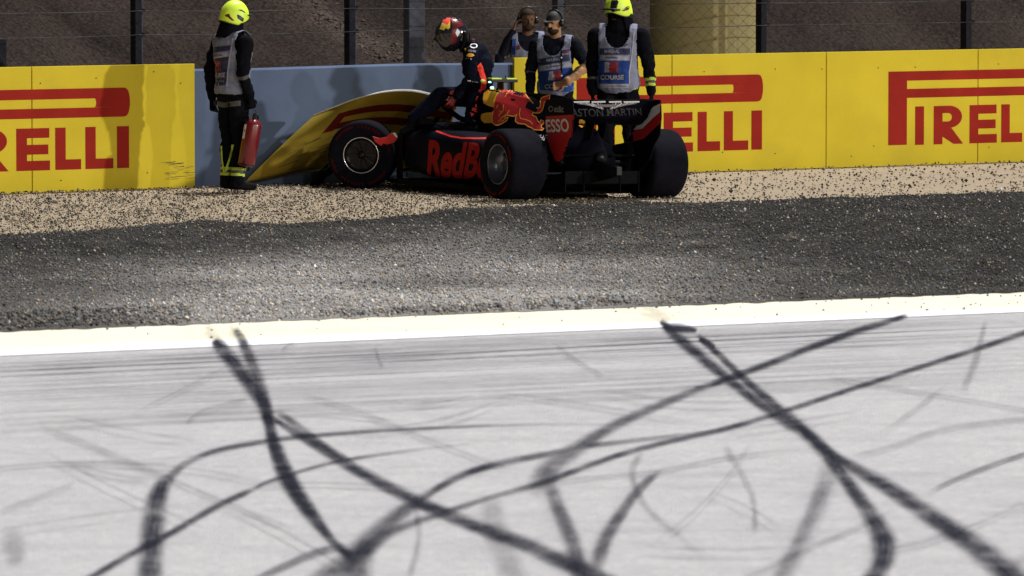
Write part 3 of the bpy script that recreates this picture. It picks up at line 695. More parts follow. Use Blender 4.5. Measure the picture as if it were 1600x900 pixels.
for k in range(12):                          # old faint arcs across the tarmac
    x = random.uniform(-50, 1600); y = random.uniform(600, 880); an = random.uniform(-.75, .55); l_ = random.uniform(120, 380); cv = random.uniform(-.5, .5); pp = []
    for q in range(6): pp.append((x, y, random.uniform(4, 10))); x += math.cos(an) * l_ / 5; y += math.sin(an) * l_ / 5; an += cv / 5
    if all(555 < b_ < 960 for _, b_, _ in pp): mark('f', pp, .3, .3)
for k in range(26):
    u = random.uniform(.12, .5); q = random.uniform(.06, .45); l_ = random.uniform(.03, .12); t_ = random.uniform(.004, .02)
    sc2.add([bent(u, q, .006) - bt, bent(u + l_, q + l_ * .5, .006) - bt, bent(u + l_, q + l_ * .5 + t_, .006) - bt, bent(u, q + t_ * .4, .006) - bt], [(0, 1, 2, 3)])
islands(sc2.build('scrape', mat('rubber_scuff', (.05, .04, .02), .8), BP))

# ------------------------------------------------------------ the race car (local x forward, y left, z up; origin under the rear axle)
car = empty('race_car', (.70, 58.5, 0), (R(1.2), 0, R(120))); tag(car, 'crashed dark navy single-seater race car with a red bull on its yellow engine cover', 'race car')
bpy.context.view_layer.update(); CM = car.matrix_world.copy()
def half(x, pr): return [Vector((x, y, z)) for y, z in pr] + [Vector((x, -y, z)) for y, z in pr[-2:0:-1]]
def lf(secs): 
    mb = MB(); mb.loft([half(x, p) for x, p in secs]); return mb
body = []
b = lf([(3.50, [(0, .26), (.12, .27), (.15, .34), (.14, .44), (.08, .49), (0, .50)]), (3.1, [(0, .18), (.18, .2), (.22, .35), (.20, .50), (.13, .585), (0, .60)]), (2.72, [(0, .13), (.23, .15), (.27, .36), (.26, .54), (.18, .625), (0, .64)]),
        (2.6, [(0, .12), (.25, .14), (.29, .36), (.28, .56), (.21, .635), (0, .45)]), (2.2, [(0, .1), (.29, .12), (.33, .38), (.33, .58), (.25, .65), (0, .40)]),
        (1.86, [(0, .1), (.3, .12), (.35, .38), (.34, .60), (.26, .68), (0, .42)]), (1.72, [(0, .1), (.3, .12), (.35, .38), (.34, .60), (.24, .66), (0, .70)])])
body.append(b.build('chassis', M['paint'], car, True))
e = lf([(1.84, [(0, .56), (.15, .58), (.175, .74), (.165, .88), (.10, .975), (0, .99)]), (1.72, [(0, .5), (.21, .52), (.19, .72), (.165, .88), (.10, .982), (0, 1.0)]),
        (1.4, [(0, .4), (.27, .47), (.20, .70), (.14, .87), (.08, .965), (0, .985)]), (1.1, [(0, .35), (.30, .42), (.19, .64), (.10, .82), (.045, .93), (0, .955)]),
        (.75, [(0, .3), (.27, .38), (.16, .58), (.075, .74), (.03, .88), (0, .91)]), (.4, [(0, .22), (.30, .27), (.27, .46), (.14, .60), (.03, .78), (0, .83)]),
        (.1, [(0, .22), (.27, .27), (.25, .46), (.14, .57), (.022, .70), (0, .76)]), (-.22, [(0, .24), (.2, .28), (.19, .42), (.12, .52), (.015, .6), (0, .64)])])
EC = e.build('engine_cover', M['paint'], car, True); body.append(EC)
FN = MB().poly([(1.5, 0, .9), (1.25, 0, .972), (.62, 0, .97), (.16, 0, .93), (.10, 0, .72), (.5, 0, .6)], .016, (0, 1, 0)).build('shark_fin', M['paint'], car, bevel=.004); body.append(FN)
MB().loft([[Vector((1.86, math.cos(q) * .125, .82 + math.sin(q) * .125 * 1.1)) for q in np.linspace(0, 2 * math.pi, 17)[:-1]], [Vector((1.80, math.cos(q) * .11, .82 + math.sin(q) * .125)) for q in np.linspace(0, 2 * math.pi, 17)[:-1]]]).build('air_intake', M['carbon'], car)
def se(x, yc, zc, hw, hh, p=2.6, n=20):
    return [Vector((x, yc + math.copysign(abs(math.cos(q)) ** (2 / p), math.cos(q)) * hw, zc + math.copysign(abs(math.sin(q)) ** (2 / p), math.sin(q)) * hh)) for q in np.linspace(0, 2 * math.pi, n + 1)[:-1]]
PODS = []
for s in (1, -1):
    MB().poly([(.0, s * .46, .12), (.26, s * .46, .14), (.24, s * .47, .50), (-.06, s * .47, .54)], .08, (0, 1, 0)).build('brake_cooling_duct', M['carbon'], car, bevel=.01)
    o = MB().loft([se(2.34, s * .50, .40, .16, .13), se(2.28, s * .49, .375, .22, .195, 4), se(1.9, s * .47, .355, .27, .235, 4), se(1.4, s * .45, .345, .285, .235, 4), se(1.0, s * .42, .325, .27, .215, 3.6), se(.75, s * .36, .30, .24, .19, 3), se(.45, s * .25, .26, .18, .14), se(.15, s * .17, .24, .10, .09)]).build('sidepod', M['paint'], car, True)
    PODS.append(o)
    MB().loft([se(2.36, s * .50, .41, .15, .11), se(2.30, s * .50, .41, .145, .105)]).build('sidepod_inlet', M['carbon'], car, True)
    MB().poly([(2.75, s * .42, .10), (2.8, s * .44, .50), (2.62, s * .52, .56), (2.5, s * .56, .10)], .012, (0.2, 1, 0)).build('bargeboard', M['carbon'], car)
    MB().poly([(2.52, s * .66, .08), (2.50, s * .68, .52), (2.36, s * .70, .56), (2.30, s * .72, .08)], .012, (0, 1, 0)).build('turning_vane', M['carbon'], car)
    mr_ = MB(); mr_.tube([(2.2, s * .33, .60), (2.2, s * .42, .63), (2.2, s * .48, .65)], .008, 6); mr_.build('mirror_stalk', M['carbon'], car)
    MB().box((2.2, s * .53, .655), (.07, .15, .06)).build('wing_mirror', M['carbon'], car, bevel=.015)
fl = MB().poly([(2.9, .25, .06), (2.8, .62, .06), (2.3, .78, .06), (.9, .78, .06), (.55, .58, .06), (-.05, .46, .06), (-.05, -.46, .06), (.55, -.58, .06), (.9, -.78, .06), (2.3, -.78, .06), (2.8, -.62, .06), (2.9, -.25, .06)], .03, (0, 0, 1)).build('floor', M['carbon'], car); body.append(fl)
MB().poly([(2.2, .782, .05), (2.2, .782, .095), (.95, .782, .095), (.95, .782, .05)], .012, (0, 1, 0)).build('floor_edge', M['carbon'], car)
df = MB(); df.loft([[Vector((.2, -.50, .05)), Vector((.2, .50, .05)), Vector((.2, .48, .12)), Vector((.2, -.48, .12))], [Vector((-.30, -.40, .15)), Vector((-.30, .40, .15)), Vector((-.30, .40, .27)), Vector((-.30, -.40, .27))]])
df.build('diffuser', M['carbon'], car)
for y in (-.405, -.2, .2, .405):
    MB().poly([(.1, y, .06), (-.31, y, .07), (-.31, y, .27), (.1, y, .12)], .01, (0, 1, 0)).build('diffuser_strake', M['carbon'], car)
MB().loft([se(.1, 0, .27, .14, .10), se(-.35, 0, .27, .07, .08), se(-.60, 0, .28, .035, .05)]).build('crash_structure', M['carbon'], car, True)
MB().box((-.61, 0, .28), (.02, .06, .08)).build('rain_light', M['plastic'], car, bevel=.006)
MB().tube([(-.2, 0, .38), (-.30, 0, .41)], .055, 16).build('exhaust', M['rimdark'], car, True)
# rear wing
WING = []
def aero(x0, x1, z0, z1, hw, camber=.02, th=.012):
    n = 8; v = []; top_ = []; bot_ = []
    for i in range(n + 1):
        t = i / n; x = x0 + (x1 - x0) * t; z = z0 + (z1 - z0) * (t ** 1.6) - camber * math.sin(math.pi * t); k = th * math.sin(math.pi * min(1, t * .9 + .08)) + .003
        top_.append((x, z + k / 2)); bot_.append((x, z - k / 2))
    pr = top_ + bot_[::-1]; return MB().loft([[Vector((x, y, z)) for x, z in pr] for y in (-hw, hw)])
WING.append(aero(-.06, -.36, .72, .80, .475, .03).build('rear_wing_main', M['paint'], car, True))
WFL = aero(-.325, -.44, .80, .948, .475, .008).build('rear_wing_flap', M['paint'], car, True); WING.append(WFL)
MB().tube([(-.455, -.475, .948), (-.455, .475, .948)], .004, 6).build('gurney_flap', M['carbon'], car)
EP = []
for s in (1, -1):
    y = s * .482
    ep = MB().poly([(-.05, y, .935), (-.2, y, .955), (-.55, y, .955), (-.57, y, .80), (-.55, y, .62), (-.45, y, .52), (-.38, y, .38), (-.25, y, .30), (-.15, y, .30), (-.08, y, .50), (-.03, y, .62)], .014, (0, 1, 0))
    EP.append(ep.build('endplate', M['paint'], car, bevel=.003))
    MB().poly([(.05, s * .07, .32), (-.12, s * .07, .32), (-.28, s * .07, .78), (-.14, s * .07, .77)], .012, (0, 1, 0)).build('wing_pylon', M['carbon'], car)
# halo, camera, antennas
MB().tube([(1.70, .26, .66), (1.95, .29, .70), (2.3, .27, .80), (2.6, .18, .875), (2.78, .0, .88), (2.6, -.18, .875), (2.3, -.27, .80), (1.95, -.29, .70), (1.70, -.26, .66)], .026, 10).build('halo', M['paint'], car, True)
MB().tube([(2.78, 0, .88), (2.95, 0, .60)], [.024, .03], 10).build('halo_pylon', M['paint'], car, True)
tcm = MB(); tcm.poly([(1.70, 0, .98), (1.56, 0, .98), (1.57, 0, 1.06), (1.69, 0, 1.06)], .045, (0, 1, 0)); tcm.box((1.63, 0, 1.075), (.10, .30, .03)); 
tcm.build('roll_hoop_camera', M['plastic'], car, bevel=.006)
for y in (-.085, .085): MB().box((1.63, y, 1.096), (.085, .11, .011)).build('camera_cap', M['lime'], car)
for y in (-.03, -.09): MB().tube([(1.62, y, 1.10), (1.62, y, 1.125)], .006, 6).build('antenna', M['plastic'], car)
sphere = MB().lathe([(math.cos(q) * .013, math.sin(q) * .013) for q in np.linspace(0, math.pi, 9)], 12, 'z')
def ball(name, c, r, m, parent, sc=(1, 1, 1)):
    v = [Vector(c) + Vector((p.x * sc[0], p.y * sc[1], p.z * sc[2])) * (r / .013) for p in sphere.v]; return mesh(name, v, sphere.f, m, parent, True)
ball('status_lamp', (1.60, .155, 1.062), .012, M['led'], car, (1, 1.6, .7)); ball('status_lamp', (1.60, .13, 1.008), .014, M['led'], car, (1, 1.5, .9)); ball('camera_pod', (1.66, .20, 1.07), .018, M['limefab'], car, (1, 1.6, .9))
# wheels
def wheel(c, W, Rr, rot, rimm, lipm, dish, rimr=.19, spokes=10):
    t = MB(); h = W / 2
    prof = [(-h * .80, rimr), (-h * .93, rimr + .03), (-h * .995, rimr + .075), (-h * .97, Rr - .035), (-h * .88, Rr - .010), (-h * .72, Rr - .001), (-h * .35, Rr + .002), (0, Rr + .003), (h * .35, Rr + .002), (h * .72, Rr - .001), (h * .88, Rr - .010), (h * .97, Rr - .035), (h * .995, rimr + .075), (h * .93, rimr + .03), (h * .80, rimr)]
    t.lathe(prof, 72); o = t.build('wheel', M['rubber'], car, True); o.location = c; o.rotation_euler = rot
    def sub(mb, name, m, sm=True): return mb.build(name, m, o, sm)
    for sgn in (1, -1):
        lip = MB().lathe([(sgn * h * .80, rimr + .004), (sgn * h * .86, rimr + .002), (sgn * h * .87, rimr - .006), (sgn * h * .80, rimr - .011)], 64, close=True); sub(lip, 'rim_lip', lipm)
        if sgn > 0:
            sub(MB().lathe([(h * .80, rimr - .009), (h * .60, rimr - .018), (h * (.80 - dish), rimr - .03), (h * (.78 - dish), rimr - .05), (h * (.74 - dish), .05), (h * (.78 - dish), .03), (h * (.80 - dish), 0)], 64), 'rim', rimm)
            for k in range(spokes):
                a = 2 * math.pi * k / spokes; M3 = Matrix.Rotation(-a, 3, 'Y')
                sp_ = MB().poly([M3 @ Vector((x, h * (.80 - dish) + yy, z)) for x, yy, z in ((.040, .014, -.010), (rimr - .035, .004, -.013), (rimr - .035, .004, .013), (.040, .014, .010))], .012, (0, 1, 0)); sub(sp_, 'spoke', rimm, False)
            nut = MB().lathe([(h * (.78 - dish), .035), (h * (.86 - dish), .03), (h * (.90 - dish), .018), (h * (.90 - dish), 0)], 20); sub(nut, 'wheel_nut', M['chrome'] if dish > .3 else M['rimdark'])
            # red sidewall print: two long arcs and broken lettering between them
            def yside(r): return float(np.interp(r, [rimr, rimr + .03, rimr + .075, Rr - .035, Rr - .010], [h * .80, h * .93, h * .995, h * .97, h * .88])) + .0015
            def arc(a0, a1, r0, r1):
                n = max(2, int((a1 - a0) / .06)); m_ = MB(); v = []; 
                for i in range(n + 1):
                    a = a0 + (a1 - a0) * i / n
                    for r in (r0, (r0 + r1) / 2, r1): v.append((math.cos(a) * r, yside(r), math.sin(a) * r))
                f = [];
                for i in range(n):
                    for k in (0, 1): f.append((3 * i + k, 3 * i + k + 1, 3 * i + 4 + k, 3 * i + 3 + k))
                m_.add(v, f); mesh('sidewall_print', m_.v, m_.f, M['darkred'] if rimm is M['rimdark'] else M['tyrered'], o)
            r0, r1 = Rr - .062, Rr - .036
            for st in (0, math.pi):
                arc(st + .55, st + 1.30, r0 + .006, r1) ; arc(st + 2.5, st + 3.0, r0 + .006, r1)
                for k in range(7): arc(st + 1.45 + k * .13, st + 1.45 + k * .13 + .075, r0 - .004, r1)
        else: sub(MB().lathe([(-h * .80, rimr - .009), (-h * .3, rimr - .02), (-h * .25, 0)], 48), 'rim_back', M['rimdark'])
    return o
wl = wheel((0, .80, .325), .405, .335, (0, 0, 0), M['rim'], M['rim'], .62)
wr = wheel((0, -.765, .325), .405, .335, (0, 0, math.pi), M['rimdark'], M['rimdark'], .5)
cpx = (CM.inverted() @ atY(568, 241, 60.55))
wf = wheel(cpx, .305, .335, (R(-3), 0, R(50)), M['rimdark'], M['chrome'], .30, .178)
wfr = wheel((3.45, -.80, .33), .305, .335, (0, 0, math.pi + R(10)), M['rimdark'], M['rimdark'], .4)
for s in (1, -1):
    for z, x0, y0 in ((.24, -.05, .12), (.40, .05, .12), (.24, .28, .15), (.42, -.18, .1)):
        MB().tube([(x0 + .12 * (x0 > 0) - .1 * (x0 < 0), s * y0, z), (0, s * .62, z * .95)], .012, 6).build('suspension_arm', M['carbon'], car)
    for z, x0 in ((.30, 3.25), (.48, 3.3), (.32, 3.6), (.50, 3.62)):
        MB().tube([(x0, s * .16, z), (3.2 if s > 0 else 3.45, s * .64, z * .9)], .012, 6).build('suspension_arm', M['carbon'], car)
    MB().tube([(0, s * .2, .33), (0, s * .62, .33)], .03, 10).build('drive_shaft', M['carbon'], car)
    MB().lathe([(-.05, .10), (-.05, .14), (.05, .14), (.05, .10)], 24, close=True).build('brake_duct', M['carbon'], car).location = (0, s * .56, .33)
# crumpled front wing pushed under the board
for (x, y, z, l_, rz, rx) in ((3.72, .35, .14, .62, .5, .3), (3.62, .50, .22, .55, .7, -.4), (3.5, .62, .10, .5, .3, .15), (3.78, -.2, .12, .6, -.3, .2)):
    o = aero(.10, -.12, 0, .04, l_ / 2, .02).build('front_wing_piece', M['carbon'], car, True); o.location = (x, y, z); o.rotation_euler = (rx, .1, rz)
for (x, y, Y_, l_, rz, rx) in ((512, 268, 60.9, .42, 1.1, .2), (532, 240, 60.95, .34, .8, -.7), (498, 277, 60.85, .36, 1.3, .5), (640, 262, 60.7, .5, 1.2, .1), (650, 235, 60.7, .4, .9, .9)):
    o = aero(.09, -.11, 0, .05, l_ / 2, .02).build('front_wing_piece', M['carbon'], car, True); o.location = CM.inverted() @ atY(x, y, Y_); o.rotation_euler = (rx, .3, rz)
# red vane standing beside the broken front wheel
v3 = [(604, 213), (622, 216), (640, 214), (652, 208), (663, 208), (668, 212), (670, 217), (662, 222), (648, 225), (640, 226), (633, 224), (627, 228), (618, 225), (610, 221)]
ci = CM.inverted(); pts = [ci @ atY(x - 22 if False else 582 + (x - 604) * .6, y, 60.33) for x, y in v3]
nrm = (CM.to_3x3().inverted() @ Vector((0, 1, 0)))
MB().poly(pts, .02, nrm).build('broken_red_vane', M['carred'], car, bevel=.004)
MB().poly([ci @ atY(582 + (x - 604) * .6, y, 60.31) for x, y in ((657, 208), (663, 207.5), (669, 212), (671, 216), (664, 214))], .012, nrm).build('broken_white_tip', M['white'], car)

# paint and writing on the car
bpy.context.view_layer.update()
SB = Surf([EC, FN, body[0]] + PODS); SP2 = Surf(PODS); SEC = Surf([EC, FN])
Z7 = lambda pts: [(750 + x / 8.185, 110 + y / 8.185) for x, y in pts]
decal('engine_cover_yellow', poly2d(Z7([(40, 350), (50, 290), (100, 255), (220, 225), (420, 215), (420, 300), (240, 480), (175, 475), (100, 450), (45, 420)])), SEC, M['caryellow'], car, .003)
decal('sun_disc', poly2d(Z7([(10, 600), (20, 560), (80, 540), (165, 535), (200, 600), (200, 670), (60, 676), (20, 645)])), SB, M['caryellow'], car, .003)
bull = Z7([(240, 290), (290, 255), (350, 240), (430, 232), (530, 233), (545, 270), (590, 310), (610, 345), (650, 380), (678, 420), (700, 460), (740, 487), (768, 472), (778, 430), (774, 385), (800, 345), (850, 328), (898, 312), (892, 370), (865, 402), (826, 405), (818, 450), (800, 510), (770, 542), (720, 548), (680, 542), (670, 572), (722, 598), (742, 648), (762, 672), (785, 636), (812, 645), (818, 680), (785, 708), (792, 738), (822, 745), (800, 766), (690, 762), (668, 738), (620, 720), (580, 690), (490, 680), (455, 652), (460, 600), (480, 565), (430, 590), (380, 580), (335, 576), (312, 598), (362, 606), (345, 645), (285, 680), (230, 705), (190, 697), (165, 672), (158, 600), (172, 520), (188, 430), (204, 350)])
decal('bull_emblem', poly2d(bull), SB, M['bullred'], car, .005)
decal('bull_outline', ribbon2d(bull[4:57] , 1.5), SB, M['orange'], car, .0065)
for r_ in ([(385, 255), (345, 300), (322, 345)], [(520, 485), (505, 560), (520, 615), (590, 632), (640, 650), (680, 690)], [(305, 440), (300, 520), (255, 560), (245, 590)], [(380, 510), (350, 560), (290, 600), (240, 655), (300, 645), (340, 605)], [(235, 440), (215, 480)], [(250, 520), (290, 540)]):
    decal('bull_line', ribbon2d(Z7(r_), 1.1), SB, M['orange'], car, .008)
decal('lettering', txt('RedBull', [(663, 218), (790, 226), (781, 279), (667, 280)], .035, .25), SP2, M['textred'], car, .003, 4)
decal('red_stripe', ribbon2d([(679, 204), (690, 208), (704, 213), (722, 216), (745, 216.5), (766, 216)], 2.6), SB, M['carred'], car, .004)
decal('lettering', txt('citrix', [(711, 184.5), (727, 186), (727, 193), (711, 192)], .02), SB, M['greyprint'], car, .004, 3)
decal('lettering', txt('at&t', [(866, 165.5), (881, 165.5), (881, 176), (866, 175)], .02), Surf([FN, EC] + EP), M['greyprint'], car, .004, 3)
decal('emblem', ribbon2d([(861 + 3.0 * math.cos(q), 170 + 4 * math.sin(q)) for q in np.linspace(0, 6, 12)], 1.2), Surf([FN, EC] + EP), M['greyprint'], car, .004, 3)
SEP = Surf([EP[0]]); SER = Surf([EP[1]])
decal('endplate_red', poly2d([(850, 182), (897, 179), (897, 232), (880, 252), (868, 252), (856, 222)]), SEP, M['carred'], car, .003)
decal('lettering', txt('ESSO', [(853, 187), (888, 185), (890, 206), (854, 207)], .02), SEP, M['white'], car, .005, 4)
decal('lettering', txt('CHE', [(836, 210.5), (857, 210.5), (855, 220), (834, 219)], .01, .3), Surf(body + PODS + EP), M['white'], car, .004, 3)
decal('endplate_red', poly2d([(1035, 160), (1021, 167), (1006, 185), (984, 213), (984, 222), (1006, 217), (1032, 192)]), SER, M['carred'], car, .003)
decal('endplate_white', poly2d([(1035, 160), (1021, 167), (1006, 182), (990, 203), (1004, 201), (1020, 185), (1035, 172)]), SER, M['white'], car, .005)
SW = Surf([WFL, WING[0]])
decal('lettering', txt('ASTON MARTIN', [(892, 170), (1001, 169), (1003, 180), (893, 182)], .004), SW, M['dimprint'], car, .004, 4)
for a, b in ((896, 921), (924, 946), (951, 971), (974, 999)):
    decal('wing_emblem', poly2d([(a, 158.2), (b, 157.6), (b, 160.0), (a + 1, 160.4)]), SW, M['white'], car, .004)
for k in range(9):
    for sg in (-1, 1):
        x0 = 948 + sg * (10 + k * 4.6); x1 = 948 + sg * (5 + k * 2.1)
        decal('wing_emblem', ribbon2d([(x0, 161.2), (x1, 171 - k * .75)], 1.5), SW, M['white' if k % 2 else 'greyprint'], car, .004, 6)
decal('wing_emblem', poly2d([(932, 163), (963, 163), (963, 167), (932, 167)]), SW, M['greyprint'], car, .005)
# small orange badge on the tail
decal('badge', poly2d([(905, 187), (909, 186), (914, 189), (914, 196), (909, 200), (904, 196)]), Surf([WFL, WING[0]] + EP + [EC]), M['orange'], car, .004)

# ------------------------------------------------------------ people
class Fig:
    def __init__(s): s.P = []
    def cap(s, a, b, r0, r1, m='suit', bands=(), n=14):
        s.P.append(('c', Vector(a), Vector(b), r0, r1, m, bands))
    def chain(s, pts, rs, m, bands=None):
        for i in range(len(pts) - 1): s.cap(pts[i], pts[i + 1], rs[i], rs[i + 1], m, (bands or {}).get(i, ()))
    def ell(s, c, r, m='suit', rot=None): s.P.append(('e', Vector(c), Vector(r), rot or Matrix.Identity(3), None, m, ()))
    def geo(s, inflate=0):
        mb = MB()
        for p in s.P:
            if p[0] == 'c':
                a, b = p[1], p[2]; r0, r1 = p[3] + inflate, p[4] + inflate; t = (b - a).normalized() if (b - a).length > 1e-5 else Vector((0, 0, 1))
                pts = []; rr = []
                for q in np.linspace(-math.pi / 2 + .12, 0, 4): pts.append(a + t * r0 * math.sin(q)); rr.append(r0 * math.cos(q))
                for q in np.linspace(0, math.pi / 2 - .12, 4): pts.append(b + t * r1 * math.sin(q)); rr.append(r1 * math.cos(q))
                if (b - a).length < 1e-5: pts = pts[:4] + pts[5:]; rr = rr[:4] + rr[5:]
                mb.tube(pts, rr, 14 if r0 > .02 else 8)
            else:
                n = 16; v = []; f = []; m_ = 10
                for i in range(m_ + 1):
                    th = math.pi * (i + .05) / (m_ + .1)
                    for k in range(n):
                        q = 2 * math.pi * k / n; d = Vector((math.sin(th) * math.cos(q), math.sin(th) * math.sin(q), math.cos(th)))
                        v.append(p[1] + p[3] @ Vector((d.x * (p[2].x + inflate), d.y * (p[2].y + inflate), d.z * (p[2].z + inflate))))
                for i in range(m_):
                    for k in range(n): f.append((i * n + k, (i + 1) * n + k, (i + 1) * n + (k + 1) % n, i * n + (k + 1) % n))
                f.append(tuple(range(n))); f.append(tuple(range(m_ * n, m_ * n + n))[::-1]); mb.add(v, f)
        return mb
    def build(s, name, parent, voxel=.009, smooth=3, inflate=0, cut=None, mats=None, wob=0, fixed=None):
        mb = s.geo(inflate); o = mb.build('tmp', None); md = o.modifiers.new('r', 'REMESH'); md.mode = 'VOXEL'; md.voxel_size = voxel
        ms = o.modifiers.new('s', 'SMOOTH'); ms.factor = .5; ms.iterations = smooth
        dg = bpy.context.evaluated_depsgraph_get(); me = bpy.data.meshes.new_from_object(o.evaluated_get(dg)); bpy.data.objects.remove(o)
        nv_ = len(me.vertices); V_ = np.empty(nv_ * 3); me.vertices.foreach_get('co', V_); V_ = V_.reshape(-1, 3)
        if wob:                              # cloth folds
            No = np.array([v.normal for v in me.vertices]); d = np.array([noise.noise(Vector((p[0] * 9, p[1] * 9, p[2] * 14))) + .5 * noise.noise(Vector((p[0] * 22, p[1] * 22, p[2] * 30 + 5))) for p in V_])
            k = np.ones(nv_) if fixed is None else fixed(V_); V_ = V_ + No * (d * wob * k)[:, None]; me.vertices.foreach_set('co', V_.reshape(-1))
        if cut is not None:
            bm = bmesh.new(); bm.from_mesh(me); bmesh.ops.delete(bm, geom=[v for v in bm.verts if not cut(v.co)], context='VERTS'); bm.to_mesh(me); bm.free()
        me.polygons.foreach_set('use_smooth', [True] * len(me.polygons))
        me.name = name; me.materials.clear()
        names = []
        if mats is None:
            for p in s.P:
                for q in [p[5]] + [bd[2] for bd in p[6]]:
                    if q not in names: names.append(q)
            for q in names: me.materials.append(M[q])
            nf = len(me.polygons); C_ = np.empty(nf * 3); me.polygons.foreach_get('center', C_); C_ = C_.reshape(-1, 3)
            best = np.full(nf, 1e9); mi = np.zeros(nf, int)
            for p in s.P:
                idm = np.full(nf, names.index(p[5]))
                if p[0] == 'c':
                    a = np.array(p[1]); ab = np.array(p[2]) - a; L2 = max(ab @ ab, 1e-9); t = ((C_ - a) @ ab) / L2; tc_ = t.clip(0, 1)
                    d = np.linalg.norm(C_ - a - tc_[:, None] * ab, axis=1) - (p[3] + (p[4] - p[3]) * tc_)
                    for t0, t1, mm in p[6]: idm = np.where((t > t0) & (t < t1), names.index(mm), idm)
                else:
                    q = (C_ - np.array(p[1])) @ np.array(p[3]); rr = np.array(p[2]); k = np.linalg.norm(q / rr, axis=1); d = (k - 1) * rr.min()
                u = d < best; best = np.where(u, d, best); mi = np.where(u, idm, mi)
            me.polygons.foreach_set('material_index', mi.astype(np.int32))
        else: me.materials.append(M[mats])
        me.update(); o = link(name, me, None, parent); return o
def hand(g, wrist, direction, palmn, m, curl=.5, side=1, sc=1.0, thumb_out=1.0):
    d = Vector(direction).normalized(); n_ = Vector(palmn); n_ = (n_ - d * n_.dot(d)).normalized(); s_ = d.cross(n_) * side; w_ = Vector(wrist)
    # palm
    for k in (-1, 0, 1): g.cap(w_ + s_ * .014 * k * sc, w_ + (d * .085 + s_ * .024 * k) * sc, .016 * sc, .013 * sc, m)
    for k, (o_, l_) in enumerate(((-.033, .068), (-.011, .078), (.011, .072), (.033, .056))):
        a = w_ + (d * .088 + s_ * o_) * sc; L_ = l_ * sc; p = [a]; ang = 0
        for seg in (.45, .32, .25):
            ang += curl * (.9 + .12 * k); dd = d * math.cos(ang) + n_ * math.sin(ang) + s_ * o_ * 1.2; p.append(p[-1] + dd.normalized() * L_ * seg)
        g.chain(p, [.0100 * sc, .0092 * sc, .0086 * sc, .0075 * sc], m)
    a = w_ + (d * .025 - s_ * .026) * sc; b_ = a + (d * .035 - s_ * .030 * thumb_out + n_ * .012) * sc; c = b_ + (d * .030 - s_ * .006 + n_ * .018) * sc
    g.chain([a, b_, c], [.0125 * sc, .011 * sc, .009 * sc], m)
